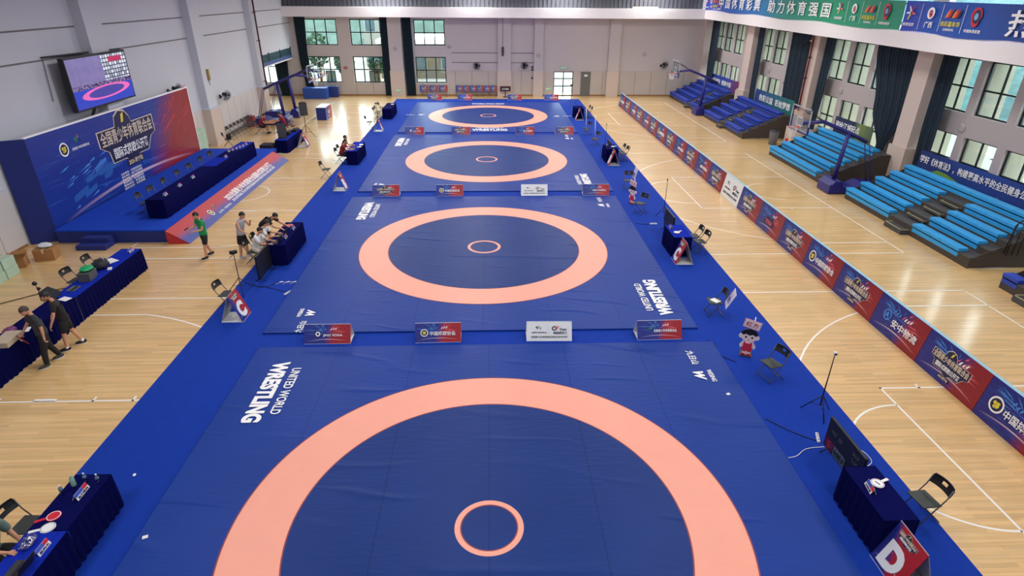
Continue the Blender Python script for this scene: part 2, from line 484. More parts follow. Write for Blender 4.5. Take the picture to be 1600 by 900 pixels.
for k, (a, b, c, d) in enumerate(WB[:6]):
    window_unit(wi, a, b, c, d, 3, 2, (0, YB, 0), 0, 0.12, 0.085); wi += 1
window_unit(wi, -20.6, -18.3, 1.05, 3.3, 2, 2, (0, YB, 0), 0, 0.12, 0.07, 0.62); wi += 1
# the opened hopper sashes in the two lower left windows
for (x, q) in ((-14.0, 1), (-10.15, 3)):
    f = MB(); w_ = 0.86; h_ = 1.0
    f.span(-w_ / 2, w_ / 2, -0.03, 0.03, 0, 0.06).span(-w_ / 2, w_ / 2, -0.03, 0.03, h_ - 0.06, h_)
    f.span(-w_ / 2, -w_ / 2 + 0.06, -0.03, 0.03, 0, h_).span(w_ / 2 - 0.06, w_ / 2, -0.03, 0.03, 0, h_)
    o = f.build('window_sash', M_FRAME, bpy.data.objects['window_%d' % (2 if q == 1 else 4)], (x, 0.06, 1.14), (rad(4), 0, 0)); struct(o)
    struct(MB().span(-w_ / 2 + 0.03, w_ / 2 - 0.03, -0.005, 0.005, 0.03, h_ - 0.03).build('window_pane', glass_mat('sash_glass', (150, 165, 165), 0.1) if 'sash_glass' not in MATS else MATS['sash_glass'], o))
# glazed door and grey door in the back wall
d = bpy.data.objects.new('door_1', None); COL.objects.link(d); d.location = (6.83, YB, 0); struct(d)
f = MB()
for x in (-0.86, 0.0, 0.86): f.span(x - 0.04, x + 0.04, 0.05, 0.12, 0, 2.1)
for z in (0.04, 0.85, 1.5, 2.08): f.span(-0.88, 0.88, 0.05, 0.12, z - 0.04, z + 0.04)
struct(f.build('door_frame', M_FRAME, d))
struct(MB().span(-0.85, 0.85, 0.075, 0.085, 0.03, 2.08).build('door_glass', M_GLASS, d))
struct(MB().tube([(0.1, 0.02, 0.95), (0.1, 0.02, 1.25)], 0.015).build('door_handle', M_CHROME, d))
d = bpy.data.objects.new('door_2', None); COL.objects.link(d); d.location = (8.85, YB, 0); struct(d)
struct(MB().span(-0.42, 0.42, -0.08, 0, 0, 2.08).build('door_leaf', M_DOORG, d))
struct(MB().span(-0.15, 0.15, -0.09, -0.08, 1.7, 1.86).build('door_plate', M_WHITE, d))
struct(MB().ball((0.34, -0.12, 1.0), 0.04).build('door_handle', M_CHROME, d))

# back balcony
YBB = 54.4
p = MB().span(-16.95, 18.3, YBB, YB, 6.56, 7.33)
struct(p.build('trim_%d' % n, M_BEAM)); n += 1
r_ = struct(MB().span(-16.9, 18.2, YBB + 0.5, YBB + 0.56, 7.33, 8.5).build('trim_%d' % n, mat('balcony_panel', (98, 102, 112), 0.5))); n += 1
mb = MB()
for k in range(100): mb.span(-16.8 + k * 0.352, -16.8 + k * 0.352 + 0.03, YBB + 0.42, YBB + 0.5, 7.35, 8.5)
struct(mb.build('railing_bars', M_DGREY, r_))
struct(MB().span(12.2, 14.3, YBB + 0.1, YBB + 0.4, 7.33, 7.47).build('folded_cloth', noisy('pale_cloth', (226, 206, 190), 0.1, 8, 0.8), r_))

# right wall, slightly skew
RT = V((-0.03, 1, 0)).normalized(); RN = V((-RT.y, RT.x, 0)); RB = V((21, 24, 0)); RRZ = math.atan2(RT.y, RT.x)
def RW(s, dd, z): 
    q = RB + RT * s + RN * dd; return V((q.x, q.y, z))
WR = []
for s0 in (-9.8, -7.55, -5.3, -2.45, -0.2, 2.05, 7.27, 9.5, 11.73, 16.75, 18.98, 21.02, 26.05, 28.1, 30.0):
    WR.append((s0, s0 + 1.82))
holes = []
ztilt = lambda s: 0.011 * max(0, s)
for (a, b) in WR:
    t_ = ztilt(a); holes += [(a, b, 3.84 + t_, 6.05 + t_), (a, b, 1.05, 2.9 + t_)]
mb = MB()
segs = sorted(WR)
cuts = [-30.0] + [(segs[i][1] + segs[i + 1][0]) / 2 for i in range(len(segs) - 1)] + [33.2]
for i, (a, b) in enumerate(segs):
    hs = [h for h in holes if h[0] == a]
    grid_wall(mb, cuts[i], cuts[i + 1], 0, 6.9, -0.3, 0, hs)
mb.span(-30, 33.2, -0.3, 0, 6.9, 7.3).span(-30, 33.2, -0.3, 0, 9.8, ZC)
for k in range(13): mb.span(-30 + 5 * k, -29 + 5 * k, -0.3, 0, 7.3, 9.8)
struct(mb.build('wall_right', M_WALLR, None, RB, (0, 0, RRZ)))
for (a, b) in WR:
    t_ = ztilt(a)
    window_unit(wi, a, b, 3.84 + t_, 6.05 + t_, 2, 2, RB, RRZ, -0.2, 0.07, 0.47); wi += 1
    window_unit(wi, a, b, 1.05, 2.9 + t_, 2, 2, RB, RRZ, -0.2, 0.07, 0.42); wi += 1
# outer fins on the facade, one beyond each window
M_FIN = noisy('outer_fin', (158, 154, 140), 0.03, 0.6, 0.8)
mb = MB()
for (a, b) in WR: mb.span(b - 0.02, b + 0.22, -1.25, -0.3, 0, 6.9)
struct(mb.build('trim_%d' % n, M_FIN, None, RB, (0, 0, RRZ))); n += 1
def rcolumn(s0, s1):
    global n
    c = struct(MB().span(s0, s1, 0, 1.0, 0, 7).build('trim_%d' % n, M_COLM, None, RB, (0, 0, RRZ))); n += 1
    struct(MB().span(s0 - 0.1, s1 + 0.1, 0, 1.1, 0, 1.95).build('pilaster_panel', M_PANEL_P, c))
    return c
for (a, b) in ((-6.0, -4.95), (3.62, 4.66), (13.22, 14.12), (22.2, 23.28), (31.9, 32.9)): rcolumn(a, b)

# right balcony beam (its soffit drops a little towards the camera)
def skewbox(mb, x0, x1, y0, y1, z00, z01, z10, z11):
    vs = [mb.bm.verts.new(c) for c in ((x0, y0, z00), (x1, y0, z00), (x1, y1, z10), (x0, y1, z10), (x0, y0, z01), (x1, y0, z01), (x1, y1, z11), (x0, y1, z11))]
    for q in ((0, 1, 2, 3), (4, 5, 6, 7), (0, 1, 5, 4), (1, 2, 6, 5), (2, 3, 7, 6), (3, 0, 4, 7)):
        mb.bm.faces.new([vs[i] for i in q])
    return mb
ZB = lambda y: 6.35 + (y - 21) * 0.0073
mb = MB(); skewbox(mb, 18.3, 22, YF, YBB + 1.2, ZB(YF), ZB(YF) + 0.72, ZB(YBB + 1.2), ZB(YBB + 1.2) + 0.75)
struct(mb.build('trim_%d' % n, M_BEAM)); n += 1
mb = MB(); 
for k in range(59): mb.tube([(18.5, YF + k, ZB(YF + k) + 0.7), (18.5, YF + k, ZB(YF + k) + 1.75)], 0.02, 6)
mb.tube([(18.5, YF, ZB(YF) + 1.75), (18.5, YBB, ZB(YBB) + 1.75)], 0.03, 6)
struct(mb.build('trim_%d' % n, M_DGREY)); n += 1
# small gallery over the recess on the left
g = MB().span(-17.6, XL + 0.05, 46.9, 55.6, 3.30, 3.56).build('trim_%d' % n, mat('gallery_blue', (62, 84, 140), 0.5)); struct(g); n += 1
struct(MB().span(-17.6, XL + 0.03, 46.9, 55.6, 3.2, 3.3).build('gallery_soffit', M_BEAM, g))
struct(MB().span(XL + 0.0, XL + 0.02, 46.95, 55.55, 3.56, 4.1).build('gallery_glass', M_RGLASS, g))
mb = MB()
for y in (46.95, 49.8, 52.6, 55.5): mb.tube([(XL + 0.03, y, 3.5), (XL + 0.03, y, 4.2)], 0.03, 6)
struct(mb.build('gallery_posts', M_DGREY, g))

# court lines (three courts laid across the hall)
mb = MB(); LW = 0.05; ZL = 0.003
def ln(x0, y0, x1, y1, w=LW):
    d = V((x1 - x0, y1 - y0, 0)).normalized(); q = V((-d.y, d.x, 0)) * w / 2
    a, b = V((x0, y0, ZL)) - d * w / 2, V((x1, y1, ZL)) + d * w / 2
    mb.face([a - q, b - q, b + q, a + q])
def arc(cx, cy, r, a0, a1, seg=40, w=LW):
    pts = [(math.cos(rad(a0 + (a1 - a0) * k / seg)), math.sin(rad(a0 + (a1 - a0) * k / seg))) for k in range(seg + 1)]
    for p, q in zip(pts, pts[1:]):
        mb.face([(cx + p[0] * (r - w / 2), cy + p[1] * (r - w / 2), ZL), (cx + p[0] * (r + w / 2), cy + p[1] * (r + w / 2), ZL),
                 (cx + q[0] * (r + w / 2), cy + q[1] * (r + w / 2), ZL), (cx + q[0] * (r - w / 2), cy + q[1] * (r - w / 2), ZL)])
for yc in (8.97, 27.2, 45.4):
    x0, x1, h = -13.1, 15.28, 7.58
    for (a, b) in ((yc - h, yc - h), (yc + h, yc + h)): ln(x0, a, x1, b)
    ln(x0, yc - h, x0, yc + h); ln(x1, yc - h, x1, yc + h)
    for (xb, sg) in ((x0, 1), (x1, -1)):
        fx = xb + sg * 5.85
        ln(xb, yc - 2.45, fx, yc - 2.45); ln(xb, yc + 2.45, fx, yc + 2.45); ln(fx, yc - 2.45, fx, yc + 2.45)
        arc(fx, yc, 1.8, -90, 90) if sg > 0 else arc(fx, yc, 1.8, 90, 270)
        hx = xb + sg * 1.575
        arc(hx, yc, 1.25, -90, 90) if sg > 0 else arc(hx, yc, 1.25, 90, 270)
        t_ = 76.5
        (arc(hx, yc, 6.75, -t_, t_) if sg > 0 else arc(hx, yc, 6.75, 180 - t_, 180 + t_))
        for q in (-1, 1): ln(xb, yc + q * 6.56, hx + sg * 1.57, yc + q * 6.56)
        for q in (-1, 1):
            ln(xb + sg * 2.7, yc + q * 2.5, xb + sg * 3.1, yc + q * 2.5, 0.1)
            for e in (1.85, 4.0, 4.9): ln(xb + sg * e, yc + q * 2.45, xb + sg * e, yc + q * 2.58)
struct(mb.build('trim_%d' % n, M_LINE)); n += 1

# ------------------------------------------------------------------ outside the windows
struct(MB().span(-60, 24, YB + 2, 120, -0.6, -0.2).span(24, 70, -60, 140, -0.6, -0.2).build('ground_outside', noisy('outside_paving', (126, 122, 116), 0.06, 1, 0.9)))
M_HILL = noisy('hill_green', (44, 72, 74), 0.5, 2.2, 0.95, bump=0.6)
mb = MB(); NX, NY = 14, 60; g = []
for j in range(NY + 1):
    row = []
    for i in range(NX + 1):
        x = 30 + i * 2.6; y = -30 + j * 3.0
        z = -0.5 + 15 * (1 - math.exp(-((i / 6.0) ** 2))) + random.uniform(-0.7, 0.7) + 1.5 * math.sin(y * 0.21) * (i / NX)
        row.append(mb.bm.verts.new((x + random.uniform(-0.6, 0.6), y, z)))
    g.append(row)
for j in range(NY):
    for i in range(NX): mb.bm.faces.new((g[j][i], g[j][i + 1], g[j + 1][i + 1], g[j + 1][i]))
struct(mb.build('hillside', M_HILL))
M_LEAF = noisy('leaf_green', (46, 72, 52), 0.5, 7.0, 0.9, bump=0.6)
def tree(x, y, h, r, label):
    t = thing('tree', label, 'tree', (x, y, -0.2), 0, 'trees outside the far windows')
    MB().tube([(0, 0, 0), (0.05, 0, h * 0.5), (0, 0.1, h * 0.75)], [0.16, 0.12, 0.07]).build('trunk', M_CARD, t)
    mb = MB()
    for k in range(420):
        a = random.uniform(0, 2 * PI); zz = random.uniform(-1, 1); q = random.uniform(0.5, 1) * r
        c = V((q * math.cos(a) * math.sqrt(1 - zz * zz), q * math.sin(a) * math.sqrt(1 - zz * zz), h * 0.68 + zz * h * 0.32))
        d = V((random.gauss(0, 1), random.gauss(0, 1), random.gauss(0, 1))).normalized(); e = d.orthogonal().normalized(); g = d.cross(e); w = random.uniform(0.14, 0.3)
        mb.face([c - e * w, c - g * w * .6, c + e * w, c + g * w * .6])
    mb.build('crown', M_LEAF, t)
tree(-20.2, 64, 3.6, 1.0, 'small green tree outside the leftmost far window')
tree(-17.4, 66, 4.8, 1.3, 'tall green tree outside, between the leftmost far window and its neighbour')
tree(-14.4, 64, 3.4, 1.0, 'small round green tree outside the lower left far windows')
tree(-11.4, 66, 3.0, 1.0, 'low green bush outside the second lower far window')
mb = MB(); g = []
for j in range(9):
    g.append([mb.bm.verts.new((-70 + i * 4.0 + random.uniform(-1, 1), 96 + j * 3.2, -0.5 + 10.5 * (1 - math.exp(-((j / 3.2) ** 2))) + random.uniform(-0.8, 0.8) - 0.1 * abs(i - 10))) for i in range(26)])
for j in range(8):
    for i in range(25): mb.bm.faces.new((g[j][i], g[j][i + 1], g[j + 1][i + 1], g[j + 1][i]))
struct(mb.build('hillside_back', noisy('hill_back_green', (60, 76, 70), 0.35, 0.8, 0.95, bump=0.6)))
def building(x0, x1, y0, y1, h, wall, label, floors, cols):
    t = thing('building', label, 'building', ((x0 + x1) / 2, y0, -0.2))
    w = x1 - x0
    MB().span(-w / 2, w / 2, 0, y1 - y0, 0, h).build('wall', wall, t)
    MB().span(-w / 2 - 0.3, w / 2 + 0.3, -0.3, y1 - y0 + 0.3, h, h + 0.4).build('roof', M_BEAM, t)
    for i in range(cols):
        for j in range(floors):
            x = -w / 2 + (i + 0.5) * w / cols; z = (j + 0.25) * h / floors
            f = MB().span(x - 0.7, x + 0.7, -0.06, 0.02, z, z + 1.5).build('window', mat('pale_window_frame', (128, 128, 124), 0.5), t)
            MB().span(x - 0.6, x + 0.6, -0.08, -0.06, z + 0.1, z + 1.4).build('pane', mat('far_pane', (56, 76, 82), 0.15), f)
building(-11.8, -3.0, 70, 80, 3.6, noisy('tan_tile', (96, 86, 66), 0.08, 4, 0.8), 'low tan tiled building outside, right of the trees', 1, 3)
building(-15.6, -12.2, 82, 90, 13, noisy('cream_plaster', (118, 115, 108), 0.04, 1, 0.8), 'tall cream building seen through the second far window', 4, 2)

# ------------------------------------------------------------------ carpet and mats
c = MB().span(-8.05, 8.05, -2.5, 54.6, 0.0, 0.012).build('carpet', M_CARPET)
tag(c, 'broad royal blue carpet lying under the row of wrestling mats', 'carpet')
MATS_Y = [(7.49, 1.45, 13.55), (20.35, 14.3, 26.42), (33.19, 27.25, 39.62), (46.44, 40.44, 52.5)]
MATX = [0.0, -0.16, -0.09, 0.0]
mlab = ['wrestling mat with orange ring closest to the camera, cut off by the picture bottom',
        'second wrestling mat from the camera, large orange ring, between the two C signs',
        'third wrestling mat from the camera, orange ring, white lettering in its left far corner',
        'farthest wrestling mat, its orange ring nearest the back wall']
def uww(parent, x, y, rz, k=1.0):
    R = (0, 0, rz); c_, s_ = math.cos(rz), math.sin(rz)
    text('WRESTLING', 2.36 * k, 0.42 * k, M_WHITE, parent, (x, y, 0.064), R, 'lettering', 0.05)
    text('UNITED WORLD', 1.8 * k, 0.22 * k, M_WHITE, parent, (x - s_ * 0.44 * k, y + c_ * 0.44 * k, 0.064), R, 'lettering', 0.012)
def wesing(parent, x, y, rz):
    R = (0, 0, rz); c_, s_ = math.cos(rz), math.sin(rz)
    P = lambda a, b: (x + c_ * a - s_ * b, y + s_ * a + c_ * b, 0.064)
    text('九日山', 0.62, 0.2, M_WHITE, parent, P(-0.62, 0.05), R, 'lettering', 0.02)
    text('W', 0.36, 0.26, M_WHITE, parent, P(0.2, -0.02), R, 'lettering', 0.05, shear=0.3)
    text('WESING', 0.5, 0.12, M_WHITE, parent, P(0.2, 0.28), R, 'lettering', 0.01)
def mat_thing(k):
    yc, y0, y1 = MATS_Y[k]
    t = thing('wrestling_mat', mlab[k], 'wrestling mat', (MATX[k], yc, 0.012), 0, 'wrestling mats in a row')
    MB().span(-6.05, 6.05, y0 - yc, y1 - yc, 0, 0.05, 0.012).build('mat_cover', M_MATO, t)
    MB().ring(0.0001, 3.5, 0.0525, 128).build('inner_zone', M_MATI, t)
    MB().ring(3.49, 4.5, 0.0535, 160).build('orange_ring', M_RING, t)
    MB().ring(0.51, 0.609, 0.0545, 80).build('centre_ring', M_RING, t)
    MB().ring(4.5, 4.525, 0.053, 160).ring(3.465, 3.49, 0.053, 160).ring(0.488, 0.51, 0.054, 80).build('ring_edge', M_EDGE, t)
    Y = lambda v: v - yc
    dx = -MATX[k]
    if k == 0: uww(t, -5.2 + dx, Y(11.63), -PI / 2); wesing(t, 5.2 + dx, Y(12.15), -PI / 2)
    if k == 1: uww(t, -5.26 + dx, Y(24.45), -PI / 2, 0.95); uww(t, 5.22 + dx, Y(16.2), PI / 2); wesing(t, -5.2 + dx, Y(15.2), PI / 2); wesing(t, 5.0 + dx, Y(25.2), -PI / 2)
    if k == 2: uww(t, -5.5 + dx, Y(37.5), -PI / 2, 0.95); uww(t, 4.9 + dx, Y(29.0), PI / 2, 0.9); wesing(t, -5.2 + dx, Y(28.1), PI / 2); wesing(t, 5.1 + dx, Y(38.6), -PI / 2)
    if k == 3:
        text('WRESTLING', 2.4, 0.6, M_WHITE, t, (0.1, Y(41.15), 0.057), (0, 0, 0), 'lettering', 0.03)
        text('UNITED WORLD', 1.9, 0.3, M_WHITE, t, (0.1, Y(41.75), 0.057), (0, 0, 0), 'lettering', 0.0)
        text('UNITED WORLD WRESTLING', 2.7, 0.45, M_WHITE, t, (0.0, Y(51.7), 0.057), (0, 0, PI), 'lettering', 0.02)
        wesing(t, -5.3, Y(46.6), 0); wesing(t, 5.4, Y(46.2), PI)
    return t
for k in range(4): mat_thing(k)
# little scraps of paper on the mats and carpet
for i, (x, y, lb) in enumerate([(5.62, 11.2, 'white paper scrap near the right edge of the nearest mat'), (-5.9, 7.45, 'white paper scrap at the lower left edge of the nearest mat'), (-6.9, 9.0, 'tiny white scrap on the carpet left of the nearest mat')]):
    z = 0.063 if i < 2 else 0.0125
    tag(MB().box((0, 0, 0.006), (0.09 if i < 2 else 0.05, 0.07, 0.012), (0, 0, 0.4), 0.004).build('paper_scrap', M_PAPER, None, (x, y, z)), lb, 'paper')

# ------------------------------------------------------------------ printed boards
_rng = random.Random(3)
def burst_mesh(W_, H_):
    mb = MB()
    for side in (0, 1):
        mb.mi = side
        for k in range(18):
            a = rad(_rng.uniform(95, 190)) if side == 0 else rad(_rng.uniform(-30, 75))
            r0 = _rng.uniform(0.08, 0.24); L = _rng.uniform(0.08, 0.30); w = _rng.uniform(0.004, 0.016)
            cx = _rng.uniform(-0.06, 0.06); cz = 0.6 + _rng.uniform(-0.12, 0.1)
            d = V((math.cos(a), math.sin(a))); q = V((-d.y, d.x)) * w
            p0 = V((cx, cz)) + d * r0; p1 = V((cx, cz)) + d * (r0 + L * 0.45); p2 = V((cx, cz)) + d * (r0 + L)
            pts = [p0, p1 - q, p2, p1 + q]
            mb.face([(max(-.49, min(.49, p.x)) * W_, -0.003 - 0.0005 * k, max(.02, min(.97, p.y)) * H_) for p in pts])
        for k in range(3):   # blocks of pale flame
            x = (0.06 + 0.05 * k) * (1 if side else -1); z = 0.66 + 0.05 * _rng.random()
            mb.mi = side * 2 if side else 0
            mb.face([(x * W_, -0.008, z * H_), ((x + 0.03) * W_, -0.008, (z + 0.02) * H_), ((x + 0.05) * W_, -0.008, (z + 0.12) * H_), ((x + 0.02) * W_, -0.008, (z + 0.09) * H_)])
    return mb.mesh('burst', [M_CYAN, M_PINK, M_WHITE], False)
BURST = {}
def burst(parent, W_, H_):
    k = (W_, H_)
    if k not in BURST: BURST[k] = burst_mesh(W_, H_)
    return obj('printed_burst', BURST[k], parent)
def plate(parent, pts, y, m, name='logo_plate'):
    return MB().prism(pts, y, y + 0.002).build(name, m, parent)
def emblem(parent, x, z, r, y=-0.012):
    mb = MB(); 
    def disc(rr, yy, mi):
        mb.mi = mi
        mb.face([(x + rr * math.cos(2 * PI * k / 32), yy, z + rr * math.sin(2 * PI * k / 32)) for k in range(32)])
    disc(r, y, 0); disc(r * 0.78, y - 0.002, 1)
    mb.mi = 2
    for (dx, dz, rr) in ((-0.2, 0.15, 0.3), (0.12, -0.1, 0.34), (0.25, 0.25, 0.2), (-0.15, -0.3, 0.22)):
        mb.face([(x + r * (dx + rr * math.cos(2 * PI * k / 9)), y - 0.004, z + r * (dz + rr * math.sin(2 * PI * k / 9) * (0.7 + 0.3 * (k % 2)))) for k in range(9)])
    return mb.build('emblem', [M_WHITE, M_NAVYP, M_GOLD], parent)
def leaf_logo(parent, x, z, s, y=-0.008):
    mb = MB(); mb.mi = 0
    mb.face([(x - s, y, z + 0.3 * s), (x - 0.3 * s, y, z - 0.5 * s), (x, y, z - 0.1 * s), (x - 0.2 * s, y, z + 0.5 * s)])
    mb.mi = 1; mb.face([(x + 0.1 * s, y, z + 0.1 * s), (x + 0.35 * s, y, z + 0.2 * s), (x + 0.3 * s, y, z + 0.9 * s), (x + 0.12 * s, y, z + 0.5 * s)])
    mb.mi = 2; mb.face([(x + 0.35 * s, y, z - 0.5 * s), (x + 0.5 * s, y, z - 0.5 * s), (x + 0.95 * s, y, z + 0.15 * s), (x + 0.8 * s, y, z + 0.2 * s)])
    mb.face([(x + 0.4 * s, y - .001, z + 0.1 * s), (x + 0.5 * s, y - .001, z + 0.15 * s), (x + 1.0 * s, y - .001, z - 0.45 * s), (x + 0.85 * s, y - .001, z - 0.5 * s)])
    return mb.build('leaf_logo', [M_GREENP, mat('orange_print', (230, 150, 60)), M_NAVYP], parent)
def event_logo(parent, cx, cz, w, y=-0.010):
    """plate, two text lines and a small caption"""
    h = w * 0.34
    def P(l): return [(cx + a * w, cz + b * h) for a, b in l]
    out = [(-.5, .02), (-.5, .44), (-.2, .44), (-.17, .72), (-.08, .86), (.02, .8), (.08, .62), (.1, .44), (.5, .44), (.5, -.06), (.4, -.16), (.3, -.52), (.12, -.52), (.02, -.74), (-.08, -.6), (-.14, -.5), (-.36, -.5), (-.38, -.16)]
    plate(parent, P(out), y, M_TANP)
    plate(parent, P([(a * 0.97, b * 0.95 - 0.005) for a, b in out]), y - 0.003, M_NAVYP)
    text('全国青少年体育联合会', w * 0.92, h * 0.40, M_TANP, parent, (cx, y - 0.008, cz + h * 0.2), bold=0.03)
    text('国际式摔跤公开赛', w * 0.62, h * 0.3, M_WHITE, parent, (cx, y - 0.008, cz - h * 0.26), bold=0.02)
    mb = MB(); mb.face([(cx - 0.07 * w, y - 0.007, cz + h * 0.48), (cx - 0.03 * w, y - 0.007, cz + 0.5 * h), (cx + 0.0 * w, y - 0.007, cz + 0.76 * h), (cx - 0.05 * w, y - 0.007, cz + 0.7 * h)])
    mb.build('logo_figure', M_GOLD, parent)
def caption(parent, cx, cz, w, y=-0.010):
    plate(parent, [(cx - w / 2, cz - w * .13), (cx + w / 2, cz - w * .13), (cx + w / 2, cz + w * .13), (cx - w / 2, cz + w * .13)], y, M_NAVYP)
    text('2025·南宁站', w * 0.86, w * 0.17, M_TANP, parent, (cx, y - 0.005, cz), bold=0.015)
def print_face(p, W_, H_, kind):
    """decorate a panel mesh (front at local y=0, x centred, z from 0)"""
    if kind == 'white':
        leaf_logo(p, -W_ * 0.24, H_ * 0.68, H_ * 0.15)
        text('全国青少年体育联合会', W_ * 0.33, None, M_NAVYP, p, (-W_ * 0.22, -0.004, H_ * 0.44))
        text('C', None, H_ * 0.22, M_NAVYP, p, (W_ * 0.1, -0.004, H_ * 0.64), bold=0.04)
        text('V', None, H_ * 0.2, M_RED, p, (W_ * 0.17, -0.006, H_ * 0.66), bold=0.04, shear=0.2)
        text('Vnex', None, H_ * 0.13, M_NAVYP, p, (W_ * 0.31, -0.004, H_ * 0.6), bold=0.015, shear=0.2)
        text('威能威克力', W_ * 0.3, None, M_NAVYP, p, (W_ * 0.24, -0.004, H_ * 0.42), bold=0.01)
        text('全国青少年体育联合会官方合作伙伴', W_ * 0.8, H_ * 0.1, M_NAVYP, p, (0, -0.004, H_ * 0.22))
        MB().span(-W_ * 0.02, -W_ * 0.018, -0.003, 0, H_ * 0.36, H_ * 0.8).build('divider', M_BOARDG, p)
        return
    burst(p, W_, H_)
    if kind == 'event':
        event_logo(p, -0.02 * W_, H_ * 0.5, min(W_ * 0.62, H_ * 1.45)); caption(p, -0.02 * W_, H_ * 0.16, W_ * 0.18)
    elif kind == 'association':
        emblem(p, -W_ * 0.3, H_ * 0.5, H_ * 0.19)
        text('中国摔跤协会', W_ * 0.56, H_ * 0.21, M_WHITE, p, (W_ * 0.1, -0.016, H_ * 0.46), bold=0.03)
    elif kind == 'anzhong':
        MB().ring(H_ * 0.12, H_ * 0.16, 0.012, 28, (-W_ * 0.24, H_ * 0.55)).build('ring_logo', M_CYAN, p, None, (PI / 2, 0, 0))
        text('A', None, H_ * 0.18, M_CYAN, p, (-W_ * 0.24, -0.016, H_ * 0.55), bold=0.03)
        text('安中物流', W_ * 0.5, H_ * 0.22, M_WHITE, p, (W_ * 0.14, -0.016, H_ * 0.45), bold=0.03)
    elif kind == 'dark':
        plate(p, [(-W_ * .22, H_ * .3), (W_ * .2, H_ * .3), (W_ * .12, H_ * .62), (-W_ * .12, H_ * .62)], -0.012, M_NAVYP)
        text('YOGA', W_ * 0.28, H_ * 0.15, M_PINK, p, (0, -0.018, H_ * 0.43), bold=0.02)
    elif kind == 'leafy':
        leaf_logo(p, -W_ * 0.2, H_ * 0.56, H_ * 0.16, -0.016)
        text('全国青少年体育联合会', W_ * 0.52, H_ * 0.15, M_WHITE, p, (W_ * 0.12, -0.016, H_ * 0.46), bold=0.02)
    elif kind == 'yoga':
        MB().ring(0.001, H_ * 0.16, 0.014, 28, (-W_ * 0.2, H_ * 0.5)).build('disc_logo', M_NAVYP, p, None, (PI / 2, 0, 0))
        MB().ring(H_ * 0.06, H_ * 0.12, 0.016, 28, (-W_ * 0.2, H_ * 0.5)).build('disc_logo', M_WHITE, p, None, (PI / 2, 0, 0))
        text('JING YOGA', W_ * 0.42, H_ * 0.14, M_WHITE, p, (W_ * 0.12, -0.018, H_ * 0.42), bold=0.02)

# perimeter boards right of the mats
FW = 2.05; FH = 1.0
kinds = ['event', 'association', 'event', 'anzhong', 'event', 'association', 'event', 'dark', 'event', 'white', 'event', 'leafy', 'event', 'leafy', 'event', 'association', 'event', 'leafy', 'event', 'anzhong', 'event', 'association']
kdesc = {'event': 'perimeter board with framed event title', 'association': 'perimeter board with round yellow emblem', 'anzhong': 'perimeter board with ring logo', 'dark': 'perimeter board with dark logo plate', 'white': 'white perimeter board with sponsor logos', 'leafy': 'perimeter board with leaf logo'}
ordn = ['first', 'second', 'third', 'fourth', 'fifth', 'sixth', 'seventh', 'eighth', 'ninth', 'tenth', 'eleventh', 'twelfth']
for k, kd in enumerate(kinds):
    y = 10.5 + (k - 2) * FW
    if k < 9: where = '%s from the white board towards the camera' % ordn[8 - k]
    elif k == 9: where = 'in the long red and blue row'
    else: where = '%s from the white board towards the back wall' % ordn[k - 10]
    t = thing('perimeter_board', '%s, %s' % (kdesc[kd], where), 'advertising board', (11.0, y + FW / 2, 0), -PI / 2, 'perimeter boards right of the mats')
    lean = -math.atan2(0.17, FH)
    p = MB().span(-FW / 2 + 0.006, FW / 2 - 0.006, 0, 0.012, 0, FH).build('front_panel', M_BOARDW if kd == 'white' else M_POSTF, t, (0, 0, 0), (lean, 0, 0))
    print_face(p, FW, FH, kd)
    MB().span(-FW / 2 + 0.004, FW / 2 - 0.004, 0.165, 0.255, FH - 0.018, FH - 0.006).build('top_strip', M_CYANEDGE, t)
    MB().span(-FW / 2 + 0.006, FW / 2 - 0.006, -0.012, 0, 0, FH + 0.0).build('back_panel', M_BOARDG, t, (0, 0.42, 0), (math.atan2(0.17, FH), 0, 0))

# triangular signs between the mats
SW, SH = 1.23, 0.54
def mat_sign(x, y, kind, label, turned=0):
    t = thing('table_sign', label, 'sign board', (x, y, 0.013), turned, 'triangular signs between the mats')
    a = -math.atan2(0.26, 0.47)
    p = MB().span(-SW / 2, SW / 2, 0, 0.008, 0, SH).build('front_panel', M_BOARDW if kind == 'white' else M_POST, t, (0, 0, 0), (a, 0, 0))
    print_face(p, SW, SH, kind)
    mb = MB(); mb.span(-SW / 2, SW / 2, -0.008, 0, 0, SH)
    mb.build('back_panel', M_BOARDW, t, (0, 0.52, 0), (-a, 0, 0))
    MB().span(-SW / 2, SW / 2, 0.0, 0.52, 0.0, 0.008).build('base_panel', M_BOARDW, t)
r1 = 'in the row between the nearest and second mats'; r2 = 'in the row between the second and third mats'; r3 = 'in the row between the third and farthest mats'; r4 = 'in the row behind the farthest mat'
ps = ['leftmost', 'second from left', 'third from left', 'rightmost']
ROWS = [(13.75, r1, [(-4.32, 'yoga'), (-1.36, 'association'), (1.64, 'white'), (4.67, 'leafy')]), (26.62, r2, [(-4.72, 'event'), (-1.79, 'association'), (2.14, 'white'), (5.02, 'leafy')]),
        (39.85, r3, [(-4.86, 'yoga'), (-1.81, 'event'), (2.45, 'anzhong'), (5.08, 'event')]), (53.9, r4, [(-4.65, 'event'), (-2.03, 'anzhong'), (2.32, 'event'), (5.56, 'anzhong')])]
for y, rd, L in ROWS:
    for i, (x, kd) in enumerate(L):
        col = {'white': 'white triangular sign', 'yoga': 'triangular sign with dark disc', 'association': 'triangular sign with yellow emblem', 'leafy': 'triangular sign with leaf logo', 'event': 'triangular sign with event title', 'anzhong': 'triangular sign with ring logo'}[kd]
        mat_sign(x, y, kd, '%s, %s %s' % (col, ps[i], rd.replace('in the row ', '')), rad(_rng.uniform(-2, 2)))

